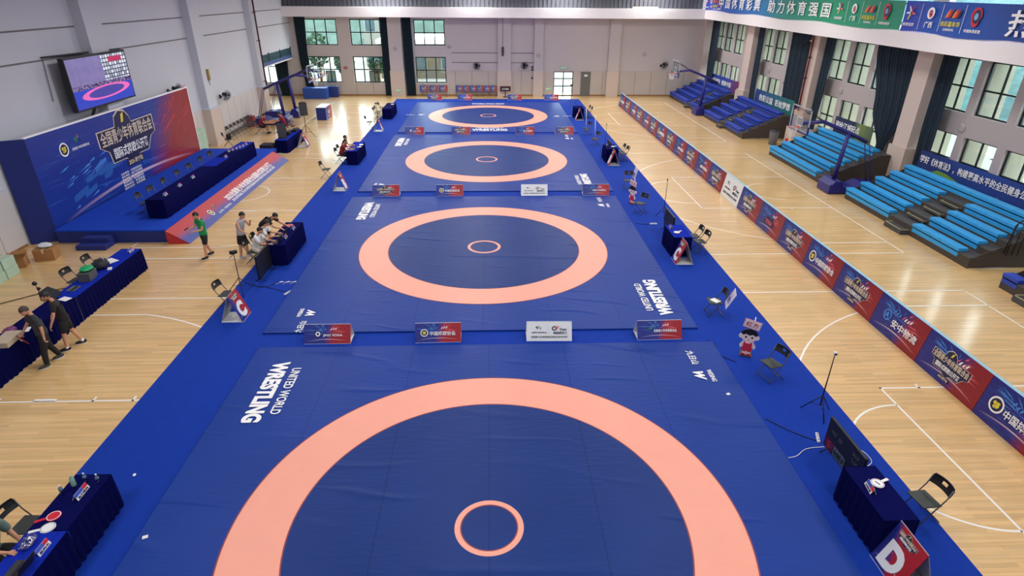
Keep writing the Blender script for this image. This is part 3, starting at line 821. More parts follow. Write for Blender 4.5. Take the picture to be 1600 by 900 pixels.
# letter signs beside the score tables (open triangular prisms)
def letter_sign(x, y, rz, letter, label, W_=0.68, H_=0.8, half=0.31):
    t = thing('letter_sign', label, 'sign board', (x, y, 0.013), rz, 'letter signs beside the mats')
    Ls = math.hypot(half, H_); a = -math.atan2(half, H_)
    p = MB().span(-W_ / 2, W_ / 2, 0, 0.01, 0, Ls).build('front_panel', M_DPOST, t, (0, 0, 0), (a, 0, 0))
    text(letter, W_ * 0.62, Ls * 0.56, M_BOARDW, p, (-0.02, -0.006, Ls * 0.36), bold=0.06)
    event_logo(p, -0.02, Ls * 0.82, W_ * 0.62)
    MB().span(-W_ / 2, W_ / 2, -0.01, 0, 0, Ls).build('back_panel', M_BOARDG, t, (0, half * 2, 0), (-a, 0, 0))
    MB().span(-W_ / 2, W_ / 2, 0, half * 2, 0.0, 0.008).build('base_panel', M_BOARDW, t)
letter_sign(6.42, 6.42, -PI / 2, 'D', 'open triangular sign with big letter D in front of the near right table')
letter_sign(6.52, 19.0, -PI / 2 , 'C', 'open triangular sign with letter C beside the right table, second mat', 0.6)
letter_sign(6.58, 32.2, -PI / 2, 'B', 'open triangular sign in front of the right table, third mat', 0.6)
letter_sign(6.47, 45.02, -PI / 2, 'A', 'open triangular sign in front of the right table, farthest mat', 0.6)
letter_sign(-6.98, 15.3, PI / 2 , 'C', 'open triangular sign with letter C on the left carpet edge, second mat', 0.62)
letter_sign(-6.72, 27.75, PI / 2, 'B', 'open triangular sign on the left carpet edge, third mat', 0.6)
letter_sign(-7.1, 41.1, PI / 2, 'A', 'open triangular sign on the left carpet edge, farthest mat', 0.6)
letter_sign(-10.88, 36.6, PI / 2, 'A', 'open triangular sign leaning at the far end of the sound desk', 0.6)

# ------------------------------------------------------------------ retractable bleachers
NROW, RH = 5, 0.262
def bleacher(y_far, y_near, aisle, pad, label, top_full=True, x=16.55, end_deck=0.45, rail=False, rows=NROW, RD=0.61):
    """front faces the mats; local x runs towards the camera"""
    L = y_far - y_near
    t = thing('bleacher', label, 'bleachers', (x, y_far, 0), -PI / 2, 'retractable bleachers along the right wall')
    full = L + end_deck
    for r in range(rows):
        z = 0.41 + r * RH; y = r * RD
        MB().span(0, full, y + 0.02, y + RD + 0.05, z - 0.05, z - 0.01).build('deck', M_DECK, t)
        MB().span(0.0, full, y + 0.03, y + 0.06, 0.0 if r == 0 else z - RH - 0.03, z - 0.045).build('riser', M_RISER, t)
        spans = [(0.0, L)] if (aisle is None or (top_full and r == rows - 1)) else [(0, aisle[0]), (aisle[1], L)]
        for (a, b) in spans:
            if b - a < 0.2: continue
            mb = MB(); nseg = max(1, round((b - a) / 0.52)); w = (b - a) / nseg
            for q in range(nseg): mb.box((a + (q + 0.5) * w, y + 0.17, z + 0.055), (w - 0.004, 0.36, 0.13), None, 0.022)
            mb.span(a + 0.02, b - 0.02, y + 0.02, y + 0.05, z - 0.2, z - 0.01)
            mb.build('seat_pad', pad, t)
        if aisle:
            ax0, ax1 = aisle
            if r < rows - 1:
                mb = MB(); mb.span(ax0 + 0.3, ax1 - 0.12, y - 0.3 if r == 0 else y - 0.12, y + 0.1, z - 0.2 if r else 0.0, z - 0.12 if r else 0.19)
                mb.build('step', M_DECK, t)
                zt = (0.19 if r == 0 else z - 0.12) + 0.004; yy0 = y - 0.3 if r == 0 else y - 0.12
                e = MB(); 
                for (x0_, x1_, q0, q1) in ((ax0 + .3, ax1 - .12, yy0, yy0 + .045), (ax0 + .3, ax0 + .345, yy0, y + .1), (ax1 - .165, ax1 - .12, yy0, y + .1), (ax0 + .3, ax1 - .12, y + .055, y + .1)):
                    e.span(x0_, x1_, q0, q1, zt, zt + 0.006)
                e.build('step_edging', M_STEPE, t)
    # side frame
    for q in (0.02, full - 0.04):
        mb = MB(); mb.prism([(0.05, 0.05)] + [(0.05 + r * RD, 0.35 + r * RH) for r in range(rows)] + [(rows * RD, 0.33 + (rows - 1) * RH), (rows * RD, 0.05)], q, q + 0.03, 'X')
        mb.build('side_panel', M_RISER, t)
    if rail:
        mb = MB(); x0 = full - 0.05
        for k in range(7):
            y = 1.2 + k * 0.2; mb.tube([(x0 + 0.1, y, 0.5 + 0.2 * (k // 3)), (x0 + 0.1, y, 1.75)], 0.014, 6)
        mb.tube([(x0 + 0.1, 1.1, 0.6), (x0 + 0.1, 1.15, 1.6), (x0 + 0.1, 1.3, 1.76), (x0 + 0.1, 2.5, 1.76), (x0 + 0.1, 2.6, 1.0)], 0.022, 8)
        mb.build('handrail', M_BLACKM, t)
    return t
bleacher(26.1, 18.75, (3.3, 4.8), M_PADL, 'bright blue bleachers in front of the long slogan banner, nearest full stand', rail=True, end_deck=0.55)
bleacher(34.45, 28.9, None, M_PADL, 'bright blue bleachers without aisle, behind the near basketball hoop', end_deck=0.6, RD=0.66)
bleacher(46.3, 39.1, (3.4, 4.5), M_PADD, 'dark blue bleachers in front of the blue-green banner', end_deck=0.5, RD=0.6)
bleacher(55.9, 48.3, (5.1, 5.9), M_PADD, 'dark blue bleachers farthest away, in the back right corner', end_deck=0.4, RD=0.58)
bleacher(16.75, 9.6, (0.62, 1.9), M_PADD, 'dark blue bleachers cut off by the right edge of the picture', end_deck=0.4)

# banners behind the stands
def banner(name, s0, s1, z0, z1, m, label, dd=1.15, sag=0.0):
    """local x runs towards the camera along the right wall"""
    L = s1 - s0
    p = RW((s0 + s1) / 2, dd, z0)
    t = thing(name, label, 'banner', p, RRZ - PI)
    mb = MB(); N = 40
    vs = [[mb.bm.verts.new((-L / 2 + L * i / N, 0.012 * math.sin(i * 1.3) + 0.01 * math.sin(i * 0.37), (z1 - z0) * j / 4 - (sag * math.sin(PI * i / N) if j == 4 else 0))) for i in range(N + 1)] for j in range(5)]
    for j in range(4):
        for i in range(N): mb.bm.faces.new((vs[j][i], vs[j][i + 1], vs[j + 1][i + 1], vs[j + 1][i])).smooth = True
    mb.build('banner_cloth', m, t)
    return t, L, z1 - z0
def grad(name, stops, rough=0.6, axis=0):
    m = mat(name, (20, 40, 120), rough); q = NT(m)
    q.base(q.ramp(q.sep(q.coord('Generated'))[axis], [(p, lin(c)) for p, c in stops])); return m
def btext(t, s, x, z, w, h, m=None, bold=0.02): return text(s, w, h, m or M_WHITE, t, (x, -0.03, z), bold=bold)
t, L, H = banner('slogan_banner', -4.8, 2.75, 0.98, 2.12, grad('slogan_blue', [(0, (18, 40, 110)), (0.5, (24, 66, 150)), (1, (26, 56, 140))]), 'long blue slogan banner with white characters behind the nearest bright blue stand', 0.9)
btext(t, '学好《体育法》，构建更高水平的全民健身公共服务体系', 0.0, H - 0.36, 7.3, 0.34)
mb = MB(); mb.mi = 0
for k in range(24):
    pass
hl = [(-2.8, 0.35), (-2.4, 0.52), (-1.9, 0.5), (-1.3, 0.38), (-0.6, 0.16), (0.4, 0.04), (-2.9, 0.04)]
mb.prism(hl, -0.028, -0.026); mb.build('printed_hill', mat('print_green', (110, 160, 60)), t)
mb = MB().prism([(0.2, 0.1), (0.5, 0.28), (0.7, 0.24), (1.0, 0.34), (1.6, 0.14), (2.3, 0.06), (0.2, 0.04)], -0.029, -0.027)
mb.build('printed_skyline', mat('print_tan', (150, 150, 130)), t)
t, L, H = banner('slogan_banner', 6.5, 10.0, 1.35, 2.32, grad('slogan_dusk', [(0, (20, 34, 78)), (0.55, (24, 48, 84)), (0.66, (120, 140, 70)), (1, (70, 92, 76))]), 'dark blue to olive slogan banner behind the aisle-less bright blue stand', 0.88)
btext(t, '滋绘江城起点', -0.45, 0.56, 2.3, 0.42)
t, L, H = banner('slogan_banner', 15.1, 20.8, 1.35, 2.32, grad('slogan_green', [(0, (22, 50, 130)), (0.4, (24, 90, 130)), (1, (20, 112, 104))]), 'blue to green banner with white characters behind the middle dark blue stand', 0.75)
btext(t, '体彩公益  彩绘梦想', 0.2, 0.48, 4.6, 0.46)
t, L, H = banner('slogan_banner', 24.2, 31.4, 1.3, 2.25, grad('slogan_far', [(0, (26, 52, 150)), (0.6, (36, 72, 170)), (0.9, (120, 60, 110)), (1, (150, 70, 90))]), 'blue banner with a reddish end behind the farthest dark blue stand', 0.42)
btext(t, '全民健身  健康中国', -0.4, 0.5, 4.2, 0.4)

# balcony banners on the right
def balcony_banner(y_far, y_near, m, label, z0=7.0, z1=8.2):
    t = thing('balcony_banner', label, 'banner', (18.24, (y_far + y_near) / 2, ZB((y_far + y_near) / 2) + 0.68), -PI / 2)
    t.rotation_euler = (0, rad(0.42), -PI / 2)
    L = y_far - y_near; H = z1 - z0; N = 60; mb = MB()
    vs = [[mb.bm.verts.new((-L / 2 + L * i / N, 0.02 * math.sin(i * 0.9) + 0.02 * math.sin(i * 2.3 + j), H * j / 4 + (0.05 * math.sin(i * 0.33) if j == 0 else 0))) for i in range(N + 1)] for j in range(5)]
    for j in range(4):
        for i in range(N): mb.bm.faces.new((vs[j][i], vs[j][i + 1], vs[j + 1][i + 1], vs[j + 1][i])).smooth = True
    mb.build('banner_cloth', m, t)
    return t, L, H
def logo_row(t, x0, z, step=1.9):
    for k in range(4):
        x = x0 + k * step
        if k == 0:
            mb = MB(); mb.mi = 0
            for a, mi in ((120, 0), (60, 1), (-10, 2), (-120, 3), (180, 0)):
                mb.mi = mi; d = V((math.cos(rad(a)), math.sin(rad(a)))); q = V((-d.y, d.x)) * 0.045
                p0 = V((x, z + 0.12)) + d * 0.05; p1 = V((x, z + 0.12)) + d * 0.3
                mb.face([(p.x, -0.05, p.y) for p in (p0 - q, p1 - q * .3, p1 + q, p0 + q)])
            mb.build('star_logo', [M_WHITE, M_RED, M_PINK, M_GOLD], t)
            text('体育发展', 0.75, 0.14, M_WHITE, t, (x, -0.05, z - 0.33), bold=0.01)
        elif k == 1:
            MB().ring(0.12, 0.22, 0.05, 24, (x, z + 0.15)).build('ring_logo', M_WHITE, t, None, (PI / 2, 0, 0))
            MB().ring(0.05, 0.12, 0.051, 24, (x + 0.02, z + 0.1)).build('ring_logo', M_PINK, t, None, (PI / 2, 0, 0))
            text('广西', 0.5, 0.24, M_WHITE, t, (x, -0.05, z - 0.28), bold=0.01)
        elif k == 2:
            mb = MB()
            for i in range(6):
                mb.mi = i % 3; a = x - 0.4 + i * 0.13
                mb.face([(a, -0.05 - .001 * i, z), (a + 0.16, -0.05 - .001 * i, z + 0.05), (a + 0.26, -0.05 - .001 * i, z + 0.36), (a + 0.1, -0.05 - .001 * i, z + 0.22)])
            mb.build('flame_logo', [mat('print_orange', (236, 130, 50)), M_RED, M_NAVYP], t)
            text('体彩嘉年华', 1.1, 0.2, M_GOLD, t, (x, -0.05, z - 0.2), bold=0.01)
            text('CARNIVAL', 0.6, 0.09, M_WHITE, t, (x, -0.05, z - 0.4))
        else:
            mb = MB()
            mb.mi = 0; mb.face([(x + 0.28 * math.cos(a_) * (1 - .2 * (math.sin(a_) < 0)), -0.05, z + 0.1 + 0.34 * math.sin(a_)) for a_ in [2 * PI * i / 30 for i in range(30)]])
            mb.mi = 1; mb.face([(x + 0.19 * math.cos(a_) + .03, -0.053, z + 0.12 + 0.24 * math.sin(a_)) for a_ in [2 * PI * i / 30 for i in range(30)]])
            mb.mi = 2; mb.face([(x + 0.1 * math.cos(a_), -0.056, z + 0.12 + 0.12 * math.sin(a_)) for a_ in [2 * PI * i / 20 for i in range(20)]])
            mb.build('swirl_logo', [M_RED, M_NAVYP, mat('print_skyblue', (120, 170, 210))], t)
            text('中国体育彩票', 0.85, 0.12, M_WHITE, t, (x, -0.05, z - 0.38), bold=0.005)
        if k < 3: MB().span(x + step * 0.5, x + step * 0.5 + 0.02, -0.045, -0.04, z - 0.5, z + 0.5).build('divider', M_BOARDW, t)
t, L, H = balcony_banner(54.3, 28.0, grad('banner_green', [(0, (34, 60, 196)), (0.22, (22, 92, 186)), (0.42, (20, 110, 176)), (0.56, (20, 140, 130)), (0.75, (20, 150, 112)), (1, (24, 146, 116))]), 'long blue-to-green banner with white characters hung on the right balcony')
text('中 国 体 育 彩 票    助 力 体 育 强 国', 16.9, 0.74, M_WHITE, t, (-1.4, -0.06, 0.62), bold=0.03)
logo_row(t, 7.95, 0.62, 1.34)
logo_row(t, -12.7, 0.55, 0.95)
t, L, H = balcony_banner(27.95, 12.0, grad('banner_blue', [(0, (46, 60, 190)), (0.12, (30, 84, 180)), (0.4, (22, 66, 150)), (1, (20, 60, 140))]), 'deep blue banner with sponsor logos on the right balcony, cut off by the picture edge')
logo_row(t, -7.45, 0.62, 1.27)
text('热 烈 祝 贺', 6.5, 0.85, M_WHITE, t, (1.2, -0.06, 0.6), bold=0.04)

# ------------------------------------------------------------------ curtains
def curtain(label, loc, rz, prof, m, depth=0.10, pl=0.2, n_=None):
    """prof: list of (z, x0, x1); local x along the wall"""
    t = thing('curtain', label, 'curtain', loc, rz)
    W0 = max(p[2] - p[1] for p in prof); N = n_ or max(8, int(W0 / pl)) * 6
    mb = MB(); zs = []
    for (za, a0, a1), (zb, b0, b1) in zip(prof, prof[1:]):
        for k in range(6):
            f = k / 6; e = f * f * (3 - 2 * f); zs.append((za + (zb - za) * f, a0 + (b0 - a0) * e, a1 + (b1 - a1) * e))
    zs.append(prof[-1])
    rows = []
    for (z, a, b) in zs:
        k = 0.55 + 0.45 * min(1, (b - a) / W0)
        rows.append([mb.bm.verts.new((a + (b - a) * i / N, depth * k * math.sin(2 * PI * i / 6) + 0.25 * depth * math.sin(i * 0.7), z)) for i in range(N + 1)])
    for r0_, r1_ in zip(rows, rows[1:]):
        for i in range(N): mb.bm.faces.new((r0_[i], r0_[i + 1], r1_[i + 1], r1_[i])).smooth = True
    mb.build('curtain_cloth', m, t)
    MB().tube([(prof[0][1] - 0.05, 0, prof[0][0] + 0.02), (prof[0][2] + 0.05, 0, prof[0][0] + 0.02)], 0.025, 8).build('curtain_rail', M_DGREY, t)
    return t
YC_ = YB - 0.22
curtain('dark teal curtain left of the leftmost far windows', (0, YC_, 0), 0, [(6.55, -16.55, -15.6), (3.2, -16.5, -15.75), (0.3, -16.2, -15.5)], M_CURTF)
curtain('dark teal curtain right of the second far windows', (0, YC_, 0), 0, [(6.55, -9.27, -8.5), (3.2, -9.25, -8.5), (0.06, -9.22, -8.58)], M_CURTF)
curtain('dark teal curtain left of the third far windows', (0, YC_, 0), 0, [(6.55, -7.38, -6.62), (3.2, -7.38, -6.55), (0.06, -7.3, -6.5)], M_CURTF)
curtain('dark curtain beside the window under the small gallery', (0, YC_, 0), 0, [(3.2, -18.75, -17.6), (1.6, -18.7, -17.65), (0.02, -18.5, -17.6)], M_CURTF)
def rcurt(label, prof, dd=0.55): return curtain(label, RW(0, dd, 0), RRZ, prof, M_CURT, 0.09, 0.22)
rcurt('big dark teal curtain gathered and tied low, left of the near right column', [(6.3, 5.2, 8.35), (3.2, 4.95, 7.45), (1.3, 5.85, 6.4), (1.1, 5.9, 6.38), (0.1, 5.6, 6.5)])
rcurt('dark teal curtain hanging straight behind the near right column', [(6.3, 2.6, 3.6), (3.4, 2.62, 3.6), (1.0, 2.6, 3.5)])
rcurt('wide dark teal curtain left of the column with the red pipe', [(6.35, 14.5, 17.4), (3.4, 14.5, 17.3), (1.3, 14.5, 17.0)])
rcurt('dark teal curtain right of the column with the red pipe', [(6.35, 12.3, 13.25), (3.4, 12.4, 13.25), (1.0, 12.6, 13.25)])
rcurt('dark teal curtain left of the blue-green banner', [(6.45, 21.5, 22.3), (3.4, 21.5, 22.25), (1.2, 21.4, 22.2)])
rcurt('dark teal curtain in the far right corner', [(6.5, 30.0, 31.5), (3.4, 30.0, 31.5), (1.2, 30.0, 31.4)])

# ------------------------------------------------------------------ wall fittings
def wall_fan(loc, rz, label, tilt=25):
    t = thing('wall_fan', label, 'fan', loc, rz, 'wall fans')
    MB().box((0, -0.03, 0), (0.14, 0.06, 0.22), None, 0.01).tube([(0, -0.05, 0), (0, -0.25, 0.05), (0, -0.36, 0.12)], 0.025).build('bracket', M_BLACKM, t)
    h = MB().tube([(0, 0.12, 0), (0, -0.1, 0)], 0.09, 12).build('motor', M_BLACK, t, (0, -0.4, 0.14), (rad(tilt), 0, 0))
    mb = MB()
    for r in (0.34, 0.26, 0.18, 0.1):
        for y, k in ((-0.1, 1.0), (-0.24, 0.86)):
            mb.tube([(r * k * math.cos(2 * PI * i / 24), y, r * k * math.sin(2 * PI * i / 24)) for i in range(25)], 0.008, 5, False)
    for i in range(16):
        a = 2 * PI * i / 16; c_, s_ = math.cos(a), math.sin(a)
        mb.tube([(0.05 * c_, -0.1, 0.05 * s_), (0.34 * c_, -0.1, 0.34 * s_), (0.3 * c_, -0.24, 0.3 * s_), (0.05 * c_, -0.26, 0.05 * s_)], 0.006, 4, False)
    mb.build('cage', M_BLACKM, h)
    mb = MB()
    for i in range(3):
        a = 2 * PI * i / 3; d = V((math.cos(a), 0, math.sin(a))); q = V((-d.z, 0, d.x))
        mb.face([tuple(d * 0.05 + V((0, -0.16, 0))), tuple(d * 0.12 + q * 0.09 + V((0, -0.14, 0))), tuple(d * 0.3 + q * 0.1 + V((0, -0.13, 0))), tuple(d * 0.29 - q * 0.06 + V((0, -0.19, 0)))])
    mb.build('blades', M_DGREY, h)
wall_fan((-0.99, YB, 2.55), 0, 'black wall fan left of the black pipe column on the back wall')
wall_fan((3.26, YB, 2.57), 0, 'black wall fan beside small round sockets on the back wall', 20)
wall_fan((15.6, YB, 2.65), rad(30), 'black wall fan at the right end of the back wall')
wall_fan((XL, 39.7, 2.45), PI / 2 + rad(-20), 'black wall fan on the left wall above the chair row')
wall_fan((XL, 33.5, 3.65), PI / 2, 'dark wall fan peeking over the top of the stage backdrop')
def exit_sign(loc, rz, w, h, label, m=M_EXITG):
    t = thing('exit_sign', label, 'sign', loc, rz)
    MB().span(-w / 2, w / 2, -0.04, 0, -h / 2, h / 2).build('sign_plate', m, t)
    text('EXIT', w * 0.5, h * 0.5, M_WHITE, t, (w * 0.1, -0.044, 0), bold=0.02)
    MB().prism([(-w * .38, -h * .2), (-w * .26, -h * .2), (-w * .26, -h * .32), (-w * .16, 0), (-w * .26, h * .32), (-w * .26, h * .2), (-w * .38, h * .2)], -0.046, -0.042).build('arrow', M_WHITE, t)
exit_sign((-8.05, YB - 0.38, 0.5), 0, 0.62, 0.2, 'pale green floor-level exit sign between two far curtains')
exit_sign((5.5, YB - 0.03, 0.62), 0, 0.6, 0.2, 'pale green low exit sign left of the glazed door')
exit_sign((6.83, YB - 0.02, 2.45), 0, 0.7, 0.2, 'pale green exit sign above the glazed door')
tag(MB().span(-0.17, 0.17, -0.05, 0, -0.11, 0.11).build('call_box', mat('dull_red', (168, 104, 92)), None, (-12.63, YB, 2.37)), 'small dull red box between the two left far windows', 'alarm box')
t = thing('line_speaker', 'slim black loudspeaker hanging on the white back wall column', 'loudspeaker', (1.33, YB - 0.32, 3.82))
MB().box((0, -0.1, 0), (0.18, 0.18, 0.74), None, 0.02).build('cabinet', M_BLACK, t)
MB().tube([(0, -0.03, 0.37), (0, -0.03, 2.7)], 0.012, 6).build('hanging_cable', M_BLACKM, t)
MB().box((0, -0.195, 0), (0.13, 0.01, 0.66)).build('grille', M_DGREY, t)
for i, (x, z) in enumerate([(3.98, 2.48), (3.98, 2.25), (4.0, 1.55)]):
    t = thing('wall_socket', ['small dark round socket beside the second back wall fan, upper of the pair', 'small dark round socket beside the second back wall fan, lower of the pair', 'single dark round socket low on the back wall panelling'][i], 'socket', (x, YB - (0.0 if i < 2 else 0.03), z))
    MB().lathe([(0.09, 0), (0.09, 0.03), (0.06, 0.05)], (0, 0, 0), 16, Matrix.Rotation(PI / 2, 4, 'X')).build('socket_face', M_BLACK, t)
for i, (loc, rz, lb) in enumerate([((-8.05, YB - 0.32, 4.02), 0, 'pale round wall speaker on the pilaster between the two teal far curtains'), ((-3.37, YB, 4.2), 0, 'pale round wall speaker right of the third far window'), ((4.5, YB - 0.32, 3.5), 0, 'pale round wall speaker right of the second back wall fan'), ((14.0, YB, 3.6), 0, 'pale round wall speaker on the empty right part of the back wall'),
        (tuple(RW(11.55, 0, 3.45)), RRZ + PI, 'pale round wall speaker between window rows, right of the red pipe column'), (tuple(RW(1.93, 0, 3.25)), RRZ + PI, 'pale round wall speaker between window rows, above the long slogan banner'), (tuple(RW(20.87, 0, 3.59)), RRZ + PI, 'pale round wall speaker between window rows, above the blue-green banner')]):
    t = thing('wall_speaker', lb, 'loudspeaker', loc, rz, 'pale round wall speakers')
    R_ = Matrix.Rotation(PI / 2, 4, 'X')
    MB().lathe([(0.2, 0), (0.2, 0.05), (0.17, 0.07)], (0, 0, 0), 28, R_).build('rim', M_COLM, t)
    MB().lathe([(0.155, 0.06), (0.155, 0.075), (0.1, 0.08)], (0, 0, 0), 28, R_).build('grille', M_BOARDG, t)
# pipes
def pipe(x, y, z0, z1, m, label, r=0.055, dx=0.12):
    t = thing('fire_pipe', label, 'pipe', (x, y, z0))
    MB().tube([(0, 0, 0), (0, 0, z1 - z0)], r, 12).build('pipe_run', m, t)
    for z in (0.3, (z1 - z0) * 0.45, (z1 - z0) * 0.72):
        MB().tube([(0, 0, z), (dx, 0, z)], 0.02, 6).tube([(0, 0, z - 0.05), (0, 0, z + 0.05)], r + 0.02, 12).build('pipe_clamp', M_PIPEL, t)
pipe(-16.3, 46.5, 2.2, 9.0, M_PIPEL, 'dark red pipe running up the far left pilaster', 0.06, -0.2)
q = RW(13.75, 1.12, 0.9); pipe(q.x, q.y, 1.96, 6.3, M_PIPE, 'red pipe running down the middle right column', 0.06, 0.14)
q = RW(13.4, 1.35, 0)
t = thing('camera_bracket', 'small dark surveillance camera on the column with the red pipe', 'camera', RW(14.05, 1.02, 6.0), RRZ + PI)
MB().box((0, -0.03, 0), (0.1, 0.06, 0.1)).tube([(0, -0.05, 0), (0, -0.22, -0.05)], 0.02, 6).build('bracket', M_WHP, t)
MB().box((0, -0.3, -0.08), (0.1, 0.26, 0.1), (rad(20), 0, 0), 0.02).build('camera_body', M_BLACK, t)
t = thing('yellow_box', 'narrow yellow box fixed on the lit face of the left pilaster', 'box', (-16.5, 37.6, 4.0), PI / 2)
MB().box((0, -0.05, 0), (0.2, 0.1, 0.62), None, 0.01).build('housing', mat('mustard', (150, 130, 60), 0.5), t)
MB().tube([(0, -0.02, -0.31), (0.03, -0.02, -0.6)], 0.012, 6).build('cable', M_BLACK, t)

# big screen on the left wall
t = thing('wall_screen', 'large screen high on the left wall showing a blue mat with pink ring', 'screen', (-16.3, 27.12, 4.04), PI / 2)
SWD, SHT = 4.34, 2.03
MB().box((0, 0.1, SHT / 2), (SWD, 0.2, SHT), None, 0.02).build('housing', M_BLACK, t)
MB().box((-1.4, 0.42, SHT * 0.6), (0.2, 0.5, 0.2)).box((1.4, 0.42, SHT * 0.6), (0.2, 0.5, 0.2)).tube([(-2.4, 0.6, SHT + 0.06), (2.17, 0.2, SHT + 0.02)], 0.035, 6).tube([(-2.35, 0.6, SHT), (-2.5, 0.6, 0.5)], 0.012, 6).tube([(-0.6, 0.25, 0), (-0.6, 0.6, -0.6)], 0.06, 8).build('mount', M_DGREY, t)
def screen_mat():
    m = mat('screen_picture', (10, 10, 20), 0.3); q = NT(m); g = q.sep(q.coord('Generated')); u, v = g[0], g[2]
    wall = q.mix(q.noise(q.coord('Generated', (6, 1, 3)), 2.0, 3), lin((104, 92, 150)), lin((150, 138, 190)))
    ceil_ = q.math('GREATER_THAN', v, q.math('ADD', 0.62, q.math('MULTIPLY', u, 0.0)))
    right = q.math('GREATER_THAN', u, 0.56)
    br = q.n('ShaderNodeTexBrick'); q.l(q.coord('Generated', (9, 1, 5)), br.inputs[0])
    br.inputs['Scale'].default_value = 1.0; br.inputs['Color1'].default_value = lin((40, 46, 96)); br.inputs['Color2'].default_value = lin((232, 240, 255)); br.inputs['Mortar'].default_value = lin((30, 30, 60))
    br.inputs['Bias'].default_value = 0.25; br.offset = 0.0; br.inputs['Mortar Size'].default_value = 0.06; br.inputs['Brick Width'].default_value = 0.5; br.inputs['Row Height'].default_value = 0.5
    swap = q.n('ShaderNodeCombineXYZ'); q.l(u, swap.inputs[0]); q.l(v, swap.inputs[1])
    mp = q.n('ShaderNodeMapping'); mp.inputs['Scale'].default_value = (11, 6, 1); q.l(swap.outputs[0], mp.inputs[0]); q.l(mp.outputs[0], br.inputs[0])
    pic = q.mix(q.math('MULTIPLY', right, q.math('GREATER_THAN', v, 0.46)), wall, br.outputs[0])
    red = q.math('MULTIPLY', q.math('MULTIPLY', q.math('GREATER_THAN', u, 0.68), q.math('LESS_THAN', u, 0.92)), q.math('MULTIPLY', q.math('GREATER_THAN', v, 0.83), q.math('LESS_THAN', v, 0.94)))
    pic = q.mix(red, pic, lin((190, 40, 90)))
    band = q.math('MULTIPLY', q.math('LESS_THAN', v, 0.46), q.math('GREATER_THAN', v, 0.34))
    pic = q.mix(q.math('MULTIPLY', band, q.math('GREATER_THAN', q.noise(q.coord('Generated', (14, 1, 9)), 2, 2), 0.5)), pic, lin((70, 40, 80)))
    floor_ = q.math('LESS_THAN', v, 0.37)
    pic = q.mix(floor_, pic, lin((44, 66, 190)))
    dx = q.math('MULTIPLY', q.math('SUBTRACT', u, 0.53), 1 / 0.42); dz = q.math('MULTIPLY', q.math('SUBTRACT', q.math('SUBTRACT', v, q.math('MULTIPLY', q.math('SUBTRACT', u, 0.53), 0.06)), 0.25), 1 / 0.135)
    r2 = q.math('ADD', q.math('MULTIPLY', dx, dx), q.math('MULTIPLY', dz, dz))
    pic = q.mix(q.math('LESS_THAN', r2, 1.0), pic, lin((240, 110, 190)))
    pic = q.mix(q.math('LESS_THAN', r2, 0.56), pic, lin((70, 66, 160)))
    q.base((0, 0, 0, 1)) if False else None
    q.l(pic, q.b.inputs['Emission Color']); q.b.inputs['Emission Strength'].default_value = 0.5
    return m
MB().span(-SWD / 2 + 0.07, SWD / 2 - 0.07, -0.006, 0.0, 0.07, SHT - 0.07).build('display', screen_mat(), t)

# ------------------------------------------------------------------ stage
SZ = 0.5
t = thing('stage', 'blue carpeted stage along the left wall under the backdrop', 'stage', (0, 0, 0))
MB().span(-16.0, -11.94, 21.15, 34.0, SZ - 0.06, SZ).build('stage_top', M_STAGE, t)
MB().span(-15.98, -11.97, 21.17, 33.98, 0, SZ - 0.06).build('stage_base', M_STAGES, t)
t = thing('stage_steps', 'two blue carpeted steps at the near end of the stage', 'steps', (-14.38, 21.14, 0))
MB().span(-0.52, 0.52, -0.72, 0, 0, 0.17).build('lower_step', M_STAGES, t)
MB().span(-0.48, 0.48, -0.38, 0, 0.17, 0.34).build('upper_step', M_STAGES, t)
t = thing('sloped_banner', 'red and blue sloping banner with white title along the stage front', 'banner', (-11.12, 27.0, 0), PI / 2)
def slope_mat():
    m = mat('slope_print', (40, 60, 150), 0.5); q = NT(m); g = q.sep(q.coord('Generated'))
    k = q.math('MULTIPLY', q.math('SUBTRACT', q.math('ADD', g[2], q.math('MULTIPLY', q.noise(q.coord('Generated', (6, 1, 1)), 1.5, 3), 0.25)), 0.42), 3.0, True)
    q.base(q.mix(k, lin((46, 62, 148)), lin((178, 38, 48)))); return m
Ls = math.hypot(0.8, SZ); a_ = -math.atan2(0.8, SZ)
p = MB().span(-6.0, 6.3, 0, 0.012, 0, Ls).build('printed_face', slope_mat(), t, None, (a_, 0, 0))
MB().prism([(0, 0), (0.8, 0), (0.8, SZ)], -6.0, -5.98, 'X').build('end_panel', mat('red_end', (190, 42, 50)), t)
MB().prism([(0, 0), (0.8, 0), (0.8, SZ)], 6.28, 6.3, 'X').build('end_panel', mat('red_end', (190, 42, 50)), t)
text('2025全国青少年体育联合会国际式摔跤公开赛', 5.9, 0.33, M_WHITE, p, (1.55, -0.006, 0.50), bold=0.025)
text('2025 NATIONAL YOUTH SPORTS FEDERATION INTERNATIONAL WRESTLING OPEN', 5.7, 0.13, M_WHITE, p, (1.6, -0.006, 0.24))
text('主办单位：中国摔跤协会', 1.3, 0.1, M_BOARDW, p, (-2.2, -0.006, 0.2))
emblem(p, -3.15, 0.42, 0.16); leaf_logo(p, -2.55, 0.56, 0.15)
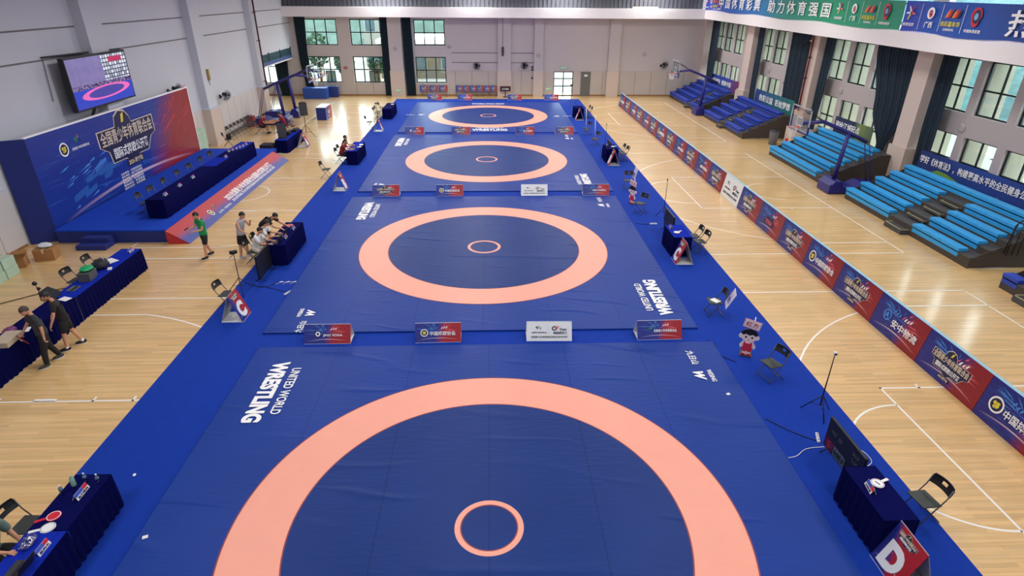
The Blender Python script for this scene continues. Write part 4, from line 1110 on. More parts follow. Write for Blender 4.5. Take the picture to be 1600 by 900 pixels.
# backdrop
BL = 33.85 - 21.4
t = thing('stage_backdrop', 'tall blue and red printed stage backdrop along the left wall', 'backdrop', (-16.1, (21.4 + 33.85) / 2, 0), PI / 2)
p = MB().span(-BL / 2, BL / 2, 0, 0.1, 0, 3.78).build('printed_wall', M_BACKD, t)
MB().span(-BL / 2, BL / 2, -0.005, 0.12, 3.78, 3.83).span(BL / 2, BL / 2 + 0.05, -0.005, 0.12, 0, 3.83).build('white_edging', M_WHITE, t)
ang = math.atan2(0.83, 0.42)
r_ = MB().span(-0.86, 0, 0, 0.05, 0, 3.78).build('side_return', M_STAGES, t, (-BL / 2, 0, 0), (0, 0, -rad(27) - PI / 2 + PI / 2 * 0 + rad(0)))
r_.rotation_euler = (0, 0, -ang)
event_logo(p, -0.1, 2.5, 4.5, -0.012); caption(p, -0.05, 1.52, 1.35, -0.012)
emblem(p, -4.45, 3.0, 0.26); leaf_logo(p, -3.55, 3.2, 0.24)
text('全国青少年体育联合会', 1.1, 0.11, M_WHITE, p, (-3.45, -0.006, 2.9))
for k in range(6):
    text(['主办单位：中国摔跤协会', '承办单位：南宁市体育局', '协办单位：青少年体育中心', '支持单位：体育联合会', '赞助单位：体育用品', '媒体支持：体育频道'][k], 1.7, 0.1, M_WHITE, p, (-0.6, -0.006, 1.18 - 0.13 * k))
mb = MB()
rb = random.Random(11)
for k in range(46):
    side = k % 2
    x0_ = rb.uniform(-5.2, -2.6) if side == 0 else rb.uniform(2.4, 5.2)
    z0_ = rb.uniform(0.7, 2.3) if side == 0 else rb.uniform(1.2, 3.5)
    L_ = rb.uniform(0.3, 1.1); th = rb.uniform(0.008, 0.045); dz_ = L_ * (0.22 if side == 0 else 0.55)
    mb.mi = 0 if side == 0 else 1
    mb.face([(x0_, -0.004 - 0.0001 * k, z0_), (x0_ + L_ * .8, -0.004 - 0.0001 * k, z0_ + dz_ * .8 - th), (x0_ + L_, -0.004 - 0.0001 * k, z0_ + dz_), (x0_ + L_ * .8, -0.004 - 0.0001 * k, z0_ + dz_ * .8 + th)])
for k in range(8):
    x0_ = -3.0 + 0.11 * k; mb.mi = 0
    mb.face([(x0_, -0.01, 1.72 + .03 * k), (x0_ + 0.06, -0.01, 1.73 + .03 * k), (x0_ + 0.07, -0.01, 1.95 + .03 * k), (x0_ + 0.01, -0.01, 1.94 + .03 * k)])
for k in range(9):
    x0_ = -4.6 + 0.42 * k + rb.uniform(-.2, .2); z0_ = 0.9 + 0.16 * k + rb.uniform(-.3, .5); L_ = rb.uniform(0.5, 1.0); th = rb.uniform(0.06, 0.14); mb.mi = 2
    mb.face([(x0_, -0.006 - .0002 * k, z0_ - th), (x0_ + L_, -0.006 - .0002 * k, z0_ - th + L_ * .2), (x0_ + L_ * 1.05, -0.006 - .0002 * k, z0_ + th + L_ * .2), (x0_ + .06, -0.006 - .0002 * k, z0_ + th)])
mb.build('printed_streaks', [mat('streak_blue', (72, 140, 226), 0.5), mat('streak_red', (214, 70, 72), 0.5), mat('streak_deep', (34, 92, 176), 0.5)], p)

# ------------------------------------------------------------------ furniture
def make_chair(label, loc, rz, group, seat=M_SEATG, back=M_BLACK, tube=M_TUBEG):
    t = thing('folding_chair', label, 'chair', loc, rz, group)
    MB().box((0, -0.02, 0.435), (0.40, 0.38, 0.025), (rad(-3), 0, 0), 0.01).build('seat', seat, t)
    mb = MB(); N = 8; vs = []
    for (z, yo) in ((0.63, 0.205), (0.70, 0.235), (0.77, 0.255), (0.82, 0.262)):
        hw = 0.225 if z < 0.8 else 0.20
        vs.append([(-hw + 2 * hw * i / N, yo + 0.05 * (1 - (2 * i / N - 1) ** 2), z) for i in range(N + 1)])
    A = [[mb.bm.verts.new(p) for p in r] for r in vs]; B = [[mb.bm.verts.new((p[0], p[1] + 0.016, p[2])) for p in r] for r in vs]
    for j in range(3):
        for i in range(N):
            if j == 1 and i in (3, 4): continue      # the hand hole
            mb.bm.faces.new((A[j][i], A[j][i + 1], A[j + 1][i + 1], A[j + 1][i])); mb.bm.faces.new((B[j][i], B[j + 1][i], B[j + 1][i + 1], B[j][i + 1]))
    for i in range(N):
        mb.bm.faces.new((A[0][i], B[0][i], B[0][i + 1], A[0][i + 1])); mb.bm.faces.new((A[3][i], A[3][i + 1], B[3][i + 1], B[3][i]))
    for j in range(3):
        mb.bm.faces.new((A[j][0], A[j + 1][0], B[j + 1][0], B[j][0])); mb.bm.faces.new((A[j][N], B[j][N], B[j + 1][N], A[j + 1][N]))
    mb.build('backrest', back, t)
    for s_ in (-1, 1):
        MB().tube([(s_ * 0.215, 0.25, 0.79), (s_ * 0.215, 0.18, 0.58), (s_ * 0.215, -0.2, 0.03), (s_ * 0.215, -0.21, 0.005)], 0.012, 6).build('leg', tube, t)
        MB().tube([(s_ * 0.19, -0.15, 0.42), (s_ * 0.19, 0.26, 0.02), (s_ * 0.19, 0.27, 0.005)], 0.011, 6).build('leg', tube, t)
    MB().tube([(-0.215, -0.17, 0.07), (0.215, -0.17, 0.07)], 0.009, 6).build('crossbar', tube, t)
    MB().tube([(-0.19, 0.22, 0.055), (0.19, 0.22, 0.055)], 0.009, 6).build('crossbar', tube, t)
    return t
CH = None
def chair(x, y, rz, label, group, z=0.0):
    global CH
    if CH is None:
        CH = make_chair(label, (x, y, z), rz, group); return CH
    return dup(CH, label, (x, y, z), rz, group)
FR = PI / 2; FL = -PI / 2          # facing +X / facing -X
G1 = 'folding chairs beside the mats'
ZC_ = 0.013
chair(7.78, 7.55, FL + rad(8), 'black folding chair behind the near right score table', G1)
chair(6.9, 11.9, FL + rad(20), 'black folding chair on the carpet beside the boy standee', G1, ZC_)
chair(6.62, 15.15, FL - rad(5), 'folding chair holding papers with a placard leaning on its back', G1, ZC_)
chair(7.62, 20.35, FL, 'black folding chair behind the right table of the second mat, farther of two', G1, ZC_)
chair(7.68, 19.8, FL + rad(6), 'black folding chair behind the right table of the second mat, nearer of two', G1, ZC_)
chair(6.5, 24.15, FL + rad(35), 'black folding chair next to the second boy standee', G1, ZC_)
chair(6.72, 27.6, FL + rad(80), 'folding chair with a pale placard, beyond the second boy standee', G1, ZC_)
chair(7.5, 33.55, FL, 'black folding chair behind the right table of the third mat, farther of two', G1, ZC_)
chair(7.58, 32.95, FL + rad(6), 'black folding chair behind the right table of the third mat, nearer of two', G1, ZC_)
chair(6.6, 36.7, FL + rad(30), 'dark folding chair beside the nearer white pole on the right carpet', G1, ZC_)
chair(6.55, 39.8, FL + rad(30), 'dark folding chair beside the farther white pole on the right carpet', G1, ZC_)
chair(7.5, 46.4, FL, 'black folding chair behind the right table of the farthest mat, farther of two', G1, ZC_)
chair(7.55, 45.7, FL, 'black folding chair behind the right table of the farthest mat, nearer of two', G1, ZC_)
chair(-7.74, 15.95, FR - rad(5), 'black folding chair behind the left letter C sign', G1, ZC_)
chair(-8.18, 29.8, FR, 'black folding chair at the left carpet edge near the third mat', G1)
chair(-8.18, 42.0, FR, 'black folding chair at the left carpet edge near the farthest mat', G1)
for i, y in enumerate((45.35, 46.05, 47.7)):
    chair(-8.22, y, FR, 'black folding chair behind the left table of the farthest mat, %s' % ['nearest of three', 'middle of three', 'farthest of three'][i], G1)
chair(-12.72, 18.05, FR + rad(4), 'black folding chair behind the long left table, nearer the stage', 'folding chairs at the long left table')
chair(-12.72, 17.0, FR - rad(4), 'black folding chair behind the long left table, beside the grey box', 'folding chairs at the long left table')
chair(-7.76, 7.44, FR - rad(4), 'black folding chair behind the near left table, between the bottles and seated person', 'folding chairs at the long left table')
for i, y in enumerate((23.1, 24.0, 25.15, 26.4, 27.5, 28.75, 29.85)):
    chair(-13.55, y, FR + rad([4, -3, 6, 2, -5, 4, 0][i]), 'folding chair on the stage behind the navy table, %s from the near end' % ordn[i], 'chairs on the stage', 0.5)
for i in range(7):
    chair(-16.15, 38.45 + 0.62 * i, FR, 'folding chair in the row along the left wall, %s from the near end' % ordn[i], 'chairs along the left wall')
chair(-15.7, 36.7, FR + rad(20), 'folding chair with black equipment case, beside the left pilaster', 'chairs along the left wall')

def table(x, y, z, L, D, rz, label, top=M_VELT, group='skirted tables', H=0.75, sides=(1, 1), front=None):
    t = thing('skirted_table', label, 'table', (x, y, z), rz, group)
    MB().box((0, 0, H - 0.012), (L, D, 0.024), None, 0.006).build('tabletop', top, t)
    mb = MB(); path = []
    st = 0.022
    def run(a, b):
        a, b = V(a), V(b); n_ = max(2, int((b - a).length / st)); return [a + (b - a) * i / n_ for i in range(n_)]
    P = []
    if sides[0]: P += run((-L / 2, D / 2), (-L / 2, -D / 2))
    P += run((-L / 2, -D / 2), (L / 2, -D / 2))
    if sides[1]: P += run((L / 2, -D / 2), (L / 2, D / 2)) + [V((L / 2, D / 2))]
    else: P += [V((L / 2, -D / 2))]
    rows = []; rr = random.Random(int(abs(x * 100) + abs(y * 10)))
    ph = [0]
    for _ in P: ph.append(ph[-1] + rr.uniform(0.55, 1.15))
    for k, (zz, fl) in enumerate(((H - 0.002, 0.0), (H - 0.06, 0.15), (H * 0.5, 0.75), (0.02, 1.0))):
        row = []
        for i, p in enumerate(P):
            nx = (sides[1] if p.x > L / 2 - 1e-4 else (-sides[0] if p.x < -L / 2 + 1e-4 else 0)); ny = -1 if p.y < -D / 2 + 1e-4 else 0
            o = V((nx, ny)); o = o.normalized() if o.length else V((0, -1))
            w = 0.012 + fl * (0.022 + 0.018 * math.sin(ph[i])) 
            row.append(mb.bm.verts.new((p.x + o.x * w, p.y + o.y * w, zz + (0.012 * math.sin(ph[i] * 0.3) if k == 3 else 0))))
        rows.append(row)
    for a, b in zip(rows, rows[1:]):
        for i in range(len(P) - 1): mb.bm.faces.new((a[i], a[i + 1], b[i + 1], b[i])).smooth = True
    mb.build('pleated_skirt', M_VEL, t)
    for s_ in (-1, 1):
        MB().tube([(s_ * (L / 2 - 0.06), D / 2 - 0.05, H - 0.024), (s_ * (L / 2 - 0.06), D / 2 - 0.05, 0.0)], 0.014, 6).build('leg', M_BLACKM, t)
    return t
table(6.78, 7.42, ZC_, 1.24, 0.6, FL, 'navy skirted score table at the near right, by the letter D sign')
table(6.9, 20.02, ZC_, 1.24, 0.66, FL, 'bright-topped skirted table right of the second mat, with letter C sign', M_VELLIT)
table(6.87, 33.15, ZC_, 1.15, 0.66, FL, 'navy skirted table right of the third mat, behind the letter B sign')
table(6.82, 46.0, ZC_, 1.2, 0.66, FL, 'navy skirted table right of the farthest mat, behind the letter A sign')
table(-7.22, 20.05, ZC_, 2.25, 0.62, FR, 'navy skirted table where two people in white sit, left of second mat')
table(-7.37, 33.35, ZC_, 2.25, 0.58, FR, 'bright-topped skirted table with two seated people, left of third mat', M_VELLIT)
table(-7.45, 46.5, ZC_, 2.7, 0.66, FR, 'navy skirted table left of the farthest mat')
table(-7.02, 7.62, ZC_, 1.22, 0.62, FR, 'dark navy skirted table with bottles at the near left', sides=(0, 1))
table(-7.02, 6.36, ZC_, 1.26, 0.62, FR, 'bright-topped skirted table with laptop, cut off at the bottom left', M_VELLIT, sides=(1, 0))
seg = [(17.85, 1.758, M_VELLIT, 'stage end, under the small name sign'), (16.09, 1.758, M_VELLIT, 'under the grey box and open laptop'), (14.33, 1.758, M_VELT, 'beside the two men in black'), (12.57, 1.758, M_VELT, 'cut off by the left edge')]
for i, (y, L_, m_, d_) in enumerate(seg):
    table(-11.88, y, 0, L_, 0.64, FR, 'section of the long skirted table on the left, ' + d_, m_, 'sections of the long left table', sides=(1 if i == 3 else 0, 1 if i == 0 else 0))
for i in range(6):
    y = 23.23 + i * 1.65
    table(-12.82, y, 0.5, 1.648, 0.68, FR, 'section of the navy table on the stage, %s from the near end' % ordn[i], M_VELLIT if i in (3, 5) else M_VELT, 'sections of the stage table', sides=(1 if i == 0 else 0, 1 if i == 5 else 0))
for i in range(2):
    table(-11.95, 35.68 + i * 1.56, 0, 1.55, 0.68, FR, 'section of the bright-topped sound desk table, %s' % ['near half', 'far half'][i], M_VELLIT, 'sections of the sound desk', sides=(1 if i == 0 else 0, 1 if i == 1 else 0))
t = thing('reception_table', 'white-topped table with dark blue sides and poster front near the far mats', 'table', (-12.15, 45.7, 0), FR)
MB().box((0, 0, 0.9), (1.75, 0.7, 0.03), None, 0.008).build('tabletop', M_WHP, t)
for s_ in (-0.85, 0.85): MB().span(s_ - 0.01, s_ + 0.01, -0.34, 0.34, 0, 0.885).build('end_panel', M_STAGES, t)
p = MB().span(-0.87, 0.87, 0, 0.012, 0.02, 0.885).build('poster_front', M_POST, t, (0, -0.355, 0))
event_logo(p, 0, 0.5, 0.8)
t = thing('lunch_table', 'wooden-topped folding table between the two people in dark red', 'table', (-14.25, 40.5, 0), FR)
MB().box((0, 0, 0.73), (1.2, 0.6, 0.03), None, 0.006).build('tabletop', M_CARD, t)
for sx in (-1, 1):
    for sy in (-1, 1): MB().tube([(sx * 0.52, sy * 0.24, 0.715), (sx * 0.52, sy * 0.24, 0)], 0.015, 6).build('leg', M_BLACKM, t)

# small things on the tables
def name_plate(x, y, z, rz, label, w=0.24, txt='裁判员', art=True):
    t = thing('name_plate', label, 'name sign', (x, y, z), rz, 'name signs on the tables')
    h = 0.13; hb = 0.05; a = math.atan2(hb, 0.115); L_ = math.hypot(hb, 0.115)
    p = MB().span(-w / 2, w / 2, 0, 0.003, 0, L_).build('front_card', M_WHP, t, (0, 0, 0), (-a, 0, 0))
    MB().span(-w / 2, w / 2, -0.003, 0, 0, L_).build('back_card', M_WHP, t, (0, 2 * hb, 0), (a, 0, 0))
    mb = MB(); mb.mi = 0; mb.face([(-w / 2, -0.0015, L_ * 0.48), (w * .1, -0.0015, L_ * 0.48), (w * .16, -0.0015, L_), (-w / 2, -0.0015, L_)])
    mb.mi = 1; mb.face([(w * .1, -0.0015, L_ * 0.48), (w / 2, -0.0015, L_ * 0.48), (w / 2, -0.0015, L_), (w * .16, -0.0015, L_)])
    mb.build('printed_band', [mat('plate_blue', (50, 80, 190)), M_RED], p)
    text(txt, w * 0.8, L_ * 0.34, M_NAVYP, p, (0, -0.003, L_ * 0.24), bold=0.02)
name_plate(6.60, 7.5, 0.763, FL - rad(10), 'small name sign on the near right score table', 0.26, '计时员')
name_plate(-6.9, 7.78, 0.763, FR, 'white-lettered name sign by the bottles on the near left table', 0.32, '执行裁判')
name_plate(-6.8, 6.64, 0.763, FR, 'name sign next to the clear bag on the near left table', 0.26, '裁判长')
name_plate(-11.72, 18.5, 0.75, FR, 'small sign at the stage end of the long left table', 0.26, '检录处')
name_plate(-7.0, 20.46, 0.763, FR, 'name sign at the far half of the left table by the second mat', 0.24)
name_plate(-7.02, 19.6, 0.763, FR, 'name sign near the laptop, left table by the second mat', 0.24)
name_plate(6.66, 20.35, 0.763, FL, 'name sign on the right table by the second mat', 0.24)
name_plate(6.68, 33.45, 0.763, FL, 'name sign on the right table by the third mat', 0.24)
for i, y in enumerate((23.0, 24.21, 25.43, 29.0)):
    name_plate(-12.62, y, 1.25, FR, 'name sign on the stage table, %s from the near end' % ordn[i], 0.24)
for i, (x, y) in enumerate([(-12.9, 30.1), (-12.82, 30.4), (-12.74, 30.68), (-12.68, 30.96), (-12.62, 31.24), (-12.6, 31.62)]):
    name_plate(x, y, 1.25, FR, 'name sign in the far cluster on the stage table, %s from the near side' % ordn[i], 0.22)
def paddle(x, y, z, rz, m, label, tilt=0.0, txt=None, n_=1):
    t = thing('score_paddle', label, 'paddle', (x, y, z), rz, 'score paddles')
    mb = MB().lathe([(0.105, 0), (0.11, 0.004), (0.11, 0.010), (0.105, 0.014)], (0, 0, 0), 32).build('disc', m, t)
    MB().prism([(-0.022, -0.1), (0.022, -0.1), (0.026, -0.26), (-0.026, -0.26)], 0.002, 0.012, 'Z').build('handle', m, t)
    MB().ring(0.088, 0.1, 0.0146, 32).build('rim_print', M_WHP if m is M_REDP else M_BOARDG, t)
    if txt: text(txt, None, 0.1, M_BLACK, t, (0, 0, 0.016), (0, 0, PI / 2), bold=0.02, depth=0.002)
paddle(-7.1, 7.3, 0.763, rad(-62), M_REDP, 'red round score paddle on the near left table')
paddle(-7.04, 7.06, 0.763, rad(-70), M_WHP, 'white round score paddle on the near left table')
paddle(6.86, 7.62, 0.763, rad(110), M_REDP, 'red score paddle under the white one, near right table')
paddle(6.84, 7.60, 0.778, rad(112), M_WHP, 'white score paddle with number one, near right table', 0, '1')
paddle(-7.28, 20.85, 0.763, rad(-60), M_REDP, 'red score paddle at the far end of the left table, second mat')
paddle(6.8, 19.85, 0.763, rad(130), M_REDP, 'red score paddle under the white one, right table of the second mat')
paddle(6.78, 19.84, 0.778, rad(125), M_WHP, 'white score paddle on top, right table of the second mat')
paddle(-7.1, 33.2, 0.763, rad(-60), M_WHP, 'white score paddle on the left table by the third mat')
paddle(7.0, 33.2, 0.763, rad(120), M_WHP, 'white score paddle on the right table by the third mat')
def bottle(x, y, z, label, m=M_BOTTLE, h=0.2, cap=M_WHP, r=0.03):
    t = thing('bottle', label, 'bottle', (x, y, z), 0, 'bottles on the near left table')
    MB().lathe([(r * 0.9, 0), (r, 0.01), (r, h * 0.35), (r * 0.93, h * 0.4), (r, h * 0.45), (r, h * 0.72), (r * 0.45, h * 0.88), (r * 0.42, h * 0.9)], (0, 0, 0), 16).build('body', m, t)
    MB().lathe([(r * 0.5, h * 0.9), (r * 0.5, h), (r * 0.46, h * 1.01)], (0, 0, 0), 14).build('cap', cap, t)
    if m is M_BOTTLE: MB().lathe([(r * 1.01, h * 0.47), (r * 1.01, h * 0.68)], (0, 0, 0), 16).build('paper_band', mat('label_blue', (90, 120, 150)), t)
bottle(-6.8, 8.03, 0.763, 'clear water bottle at the front corner of the near left table')
bottle(-7.03, 8.06, 0.763, 'clear water bottle behind the name sign on the near left table')
bottle(-7.19, 7.98, 0.763, 'pale green flask on the near left table', mat('flask_green', (130, 176, 160), 0.4), 0.22, mat('flask_lid', (150, 190, 176), 0.4), 0.04)
bottle(-7.26, 7.78, 0.763, 'half empty bottle with dark band at the back edge of the near left table', M_BOTTLE, 0.2, M_WHP, 0.032)
def laptop(x, y, z, rz, label, open_=True, m=M_DGREY):
    t = thing('laptop', label, 'laptop', (x, y, z), rz, 'laptops on the tables')
    MB().box((0, 0, 0.009), (0.34, 0.24, 0.018), None, 0.004).build('keyboard_base', m, t)
    MB().span(-0.15, 0.15, -0.02, 0.08, 0.018, 0.0195).build('keys', M_BLACK, t)
    if open_: MB().box((0, 0.17, 0.12), (0.34, 0.01, 0.23), (rad(-20), 0, 0), 0.004).build('screen', M_BLACK, t)
# a laptop's local -Y is the side of the user
laptop(-6.98, 6.28, 0.763, FR + PI, 'open black laptop on the near left table')
laptop(-11.93, 15.75, 0.75, FR + PI, 'grey closed laptop with black pouch on the long left table', False, mat('grey_shell', (92, 96, 98), 0.4))
laptop(-7.3, 19.2, 0.763, FR + PI, 'laptop used by the nearer person in white', True)
laptop(-7.3, 19.85, 0.763, FR + PI, 'laptop used by the farther person in white', True)
laptop(-7.35, 32.7, 0.763, FR + PI, 'laptop in front of the person in the dark red shirt', True)
def paper(x, y, z, rz, label, w=0.21, l=0.3):
    tag(MB().box((0, 0, 0.002), (w, l, 0.004)).build('paper_sheet', M_PAPER, None, (x, y, z), (0, 0, rz)), label, 'paper', 'papers on the tables')
paper(-11.78, 15.12, 0.75, rad(70), 'white sheet beside the black lectern speaker on the long left table')
paper(-12.0, 17.75, 0.75, rad(60), 'white sheet near the stage end of the long left table', 0.3, 0.42)
paper(-11.67, 13.45, 0.75, rad(20), 'folded white paper in front of the men in black', 0.12, 0.26)
paper(-7.12, 33.75, 0.763, rad(15), 'white sheet on the left table by the third mat')
paper(6.62, 15.15, 0.013 + 0.452, rad(30), 'white papers on the seat of the folding chair right of the second mat', 0.2, 0.26)
paper(-7.3, 47.2, 0.763, rad(15), 'white sheet on the left table by the farthest mat')
t = thing('storage_box', 'dark grey lidded box on the long left table', 'box', (-11.9, 16.42, 0.75), rad(8))
MB().box((0, 0, 0.11), (0.34, 0.46, 0.22), None, 0.015).build('box_body', mat('box_grey', (84, 84, 86), 0.5), t)
MB().box((0, 0, 0.235), (0.36, 0.48, 0.03), None, 0.01).build('box_lid', mat('box_lid_grey', (72, 82, 78), 0.5), t)
def bag(name, x, y, z, d, m, label, seed, strap=None):
    t = thing(name, label, 'bag', (x, y, z)); rr = random.Random(seed)
    mb = MB().ball((0, 0, d[2] / 2), (d[0] / 2, d[1] / 2, d[2] / 2), 3)
    for v in mb.bm.verts:
        v.co = V((v.co.x * (1 + rr.uniform(-.12, .12)), v.co.y * (1 + rr.uniform(-.12, .12)), max(0.0, v.co.z * (1 + rr.uniform(-.15, .15)))))
    mb.build('bag_body', m, t)
    if strap: MB().tube([(-d[0] * .3, 0, d[2] * .8), (-d[0] * .1, d[1] * .2, d[2] * 1.15), (d[0] * .2, d[1] * .1, d[2] * 1.1), (d[0] * .35, 0, d[2] * .7)], 0.012, 6).build('strap', strap, t)
    else: MB().ball((0, 0, d[2]), (d[0] * .12, d[1] * .12, d[2] * .14), 1).build('knot', m, t)
bag('plastic_bag', -11.92, 16.5, 1.0, (0.34, 0.42, 0.12), mat('bag_green', (20, 168, 104), 0.35), 'bright green plastic bag on top of the grey box', 1)
bag('backpack', -11.95, 17.18, 0.75, (0.46, 0.52, 0.28), mat('backpack_dark', (34, 36, 48), 0.7), 'dark backpack with grey strap on the long left table', 2, M_BOARDG)
tag(MB().box((0, 0, 0.02), (0.12, 0.18, 0.04), None, 0.015).box((0, 0, 0.042), (0.05, 0.06, 0.004)).build('tape_roll', M_WHP, None, (-11.66, 17.1, 0.75), (0, 0, 0.4)), 'small white case with dark centre beside the backpack', 'case')
bag('plastic_bag', -7.12, 6.74, 0.763, (0.2, 0.3, 0.12), M_BAGP, 'clear plastic bag of bottles on the near left table', 3)
bag('plastic_bag', -11.95, 13.25, 0.75, (0.26, 0.36, 0.16), mat('bag_redblue', (120, 60, 110), 0.4), 'red and blue plastic bag behind the flat beige box', 4)
t = thing('flat_box', 'flat beige carton on the long table at the left edge', 'box', (-11.72, 12.85, 0.75), rad(6))
MB().box((0, 0, 0.07), (0.36, 0.62, 0.14), None, 0.008).build('carton', noisy('beige_carton', (190, 176, 154), 0.05, 3, 0.7), t)
MB().span(-0.181, 0.181, -0.311, 0.311, 0.09, 0.096).build('lid_edge', mat('lid_edge_tan', (150, 136, 116)), t)
t = thing('desk_speaker', 'black wedge speaker at the back of the long left table', 'loudspeaker', (-12.2, 15.2, 0.75), FR + PI)
MB().prism([(-0.15, 0), (0.15, 0), (0.15, 0.12), (-0.15, 0.26)], -0.2, 0.2, 'X').build('cabinet', M_BLACK, t)
MB().span(-0.19, 0.19, 0.15, 0.155, 0.01, 0.11).build('grille', M_DGREY, t)
t = thing('microphone', 'black gooseneck microphone pair leaning over the table beside the man in black', 'microphone', (-12.5, 15.3, 0.0), 0)
MB().tube([(0, 0, 0), (0, 0, 0.5), (-0.2, 0.15, 1.0)], 0.012, 6).build('stand', M_BLACKM, t)
MB().ball((-0.24, 0.18, 1.06), (0.07, 0.06, 0.06), 1).build('head', M_BLACK, t)
MB().ball((-0.13, 0.12, 0.93), (0.05, 0.05, 0.05), 1).build('head', M_BLACK, t)
MB().lathe([(0.14, 0), (0.14, 0.02), (0.02, 0.03)], (0, 0, 0), 16).build('base', M_BLACKM, t)

# cartons
def carton(x, y, z, d, rz, m, label, group=None, open_=False):
    t = thing('carton', label, 'box', (x, y, z), rz, group)
    w, l, h = d
    if not open_:
        MB().box((0, 0, h / 2), (w, l, h), None, 0.008).build('carton_body', m, t)
        MB().span(-0.03, 0.03, -l / 2 - 0.001, l / 2 + 0.001, h * 0.7, h + 0.001).build('packing_tape', M_TANP, t)
    else:
        mb = MB(); e = 0.01
        mb.span(-w / 2, w / 2, -l / 2, l / 2, 0, e).span(-w / 2, w / 2, -l / 2, -l / 2 + e, 0, h).span(-w / 2, w / 2, l / 2 - e, l / 2, 0, h).span(-w / 2, -w / 2 + e, -l / 2, l / 2, 0, h).span(w / 2 - e, w / 2, -l / 2, l / 2, 0, h)
        mb.build('carton_body', m, t)
        for (c_, dd, r) in (((0, -l / 2 - 0.06, h + 0.03), (w, 0.16, e), (rad(-35), 0, 0)), ((0, l / 2 + 0.06, h + 0.03), (w, 0.16, e), (rad(40), 0, 0)), ((w / 2 + 0.05, 0, h + 0.04), (0.14, l, e), (0, rad(-45), 0)), ((-w / 2 - 0.05, 0, h + 0.04), (0.14, l, e), (0, rad(50), 0))):
            MB().box(c_, dd, r).build('flap', m, t)
    return t
carton(-15.45, 19.75, 0, (0.62, 0.5, 0.4), rad(12), M_CARD, 'brown carton with a white bag on top, by the stage corner')
bag('plastic_bag', -15.45, 19.78, 0.41, (0.46, 0.36, 0.14), mat('bag_white', (222, 228, 236), 0.4), 'white plastic bag lying on the brown carton', 6)
carton(-15.95, 19.1, 0, (0.42, 0.42, 0.36), rad(20), M_CARD, 'brown carton with open flaps beside the pale green stack', None, True)
GB = 'pale green cartons stacked at the left edge'
for i, (x, y, z) in enumerate([(-15.85, 18.3, 0), (-15.85, 17.72, 0), (-15.85, 18.28, 0.33), (-15.87, 17.7, 0.33), (-16.4, 18.2, 0), (-16.4, 17.7, 0.0), (-16.4, 18.2, 0.33), (-16.4, 17.7, 0.33), (-16.38, 18.05, 0.66)]):
    carton(x, y, z, (0.5, 0.54, 0.325), rad(0), M_GREENBOX, 'pale green carton in the stack at the left edge, %s' % ['bottom front, far side', 'bottom front, near side', 'upper front, far side', 'upper front, near side', 'bottom against the wall, far side', 'bottom against the wall, near side', 'upper against the wall, far side', 'upper against the wall, near side', 'topmost'][i], GB)
GB = 'pale green cartons beside the backdrop'
for i in range(10):
    carton(-16.62 + 0.5 * (i % 2) * 0 - 0.0, 34.75 + 0.52 * (i % 2), 0.27 * (i // 2), (0.5, 0.5, 0.265), 0, M_GREENBOX, 'pale green carton stacked beyond the stage backdrop, %s layer, %s column' % (['bottom', 'second', 'third', 'fourth', 'top'][i // 2], ['nearer', 'farther'][i % 2]), GB)
t = thing('equipment_case', 'black equipment case on the folding chair by the left pilaster', 'case', (-15.62, 36.72, 0.455), FR + rad(20))
MB().box((0, 0, 0.13), (0.40, 0.26, 0.26), None, 0.02).build('case_body', M_BLACK, t)
MB().tube([(-0.1, 0, 0.26), (-0.1, 0, 0.31), (0.1, 0, 0.31), (0.1, 0, 0.26)], 0.012, 6).build('handle', M_DGREY, t)
t = thing('red_case', 'dark red upright case at the far end of the chair row', 'case', (-16.45, 42.72, 0), 0)
MB().box((0, 0, 0.35), (0.5, 0.5, 0.7), None, 0.03).build('case_body', mat('case_red', (130, 44, 50), 0.6), t)
MB().tube([(-0.1, 0, 0.7), (-0.1, 0, 0.78), (0.1, 0, 0.78), (0.1, 0, 0.7)], 0.014, 6).build('handle', M_BLACK, t)
# cables
def cable(pts, r, m, label, cat='cable', name='floor_cable'):
    P = [V(p) for p in pts]; out = []
    for i in range(len(P) - 1):
        p0, p1, p2, p3 = P[max(i - 1, 0)], P[i], P[i + 1], P[min(i + 2, len(P) - 1)]
        for k in range(6):
            s_ = k / 6
            out.append(0.5 * ((2 * p1) + (p2 - p0) * s_ + (2 * p0 - 5 * p1 + 4 * p2 - p3) * s_ ** 2 + (3 * p1 - p0 - 3 * p2 + p3) * s_ ** 3))
    out.append(P[-1])
    tag(MB().tube(out, r, 6).build(name, m), label, cat)
cable([(-15.6, 15.9, .012), (-14.9, 16.1, .012), (-14.3, 16.6, .012), (-13.6, 17.2, .012), (-12.9, 17.4, .012), (-12.3, 17.4, .012)], 0.012, M_BLACKM, 'thin black cable curving over the floor to the long left table')
cable([(7.02, 9.55, .022), (6.7, 9.75, .022), (6.35, 10.1, .022), (6.15, 10.35, .022)], 0.010, M_BLACKM, 'black cable from the power strip under the near scoreboard')
cable([(7.0, 9.4, .022), (6.6, 9.35, .022), (6.3, 9.15, .022), (6.1, 9.1, .022)], 0.008, M_WHP, 'white cable from the power strip under the near scoreboard')
cable([(7.45, 8.75, .02), (7.75, 8.95, .02), (7.7, 9.3, .02), (7.3, 9.4, .02)], 0.007, M_WHP, 'white cable loop behind the near scoreboard')
def strip(x, y, rz, label):
    t = thing('power_strip', label, 'power strip', (x, y, ZC_), rz, 'power strips on the carpet')
    MB().box((0, 0, 0.02), (0.3, 0.06, 0.04), None, 0.008).build('housing', M_WHP, t)
    for k in range(3): MB().box((-0.09 + 0.09 * k, 0, 0.048), (0.045, 0.04, 0.016), None, 0.005).build('socket', M_BOARDG, t)
strip(7.0, 9.68, rad(70), 'white power strip at the foot of the near scoreboard')
strip(6.75, 22.75, 0, 'white power strip on the right carpet by the second mat')
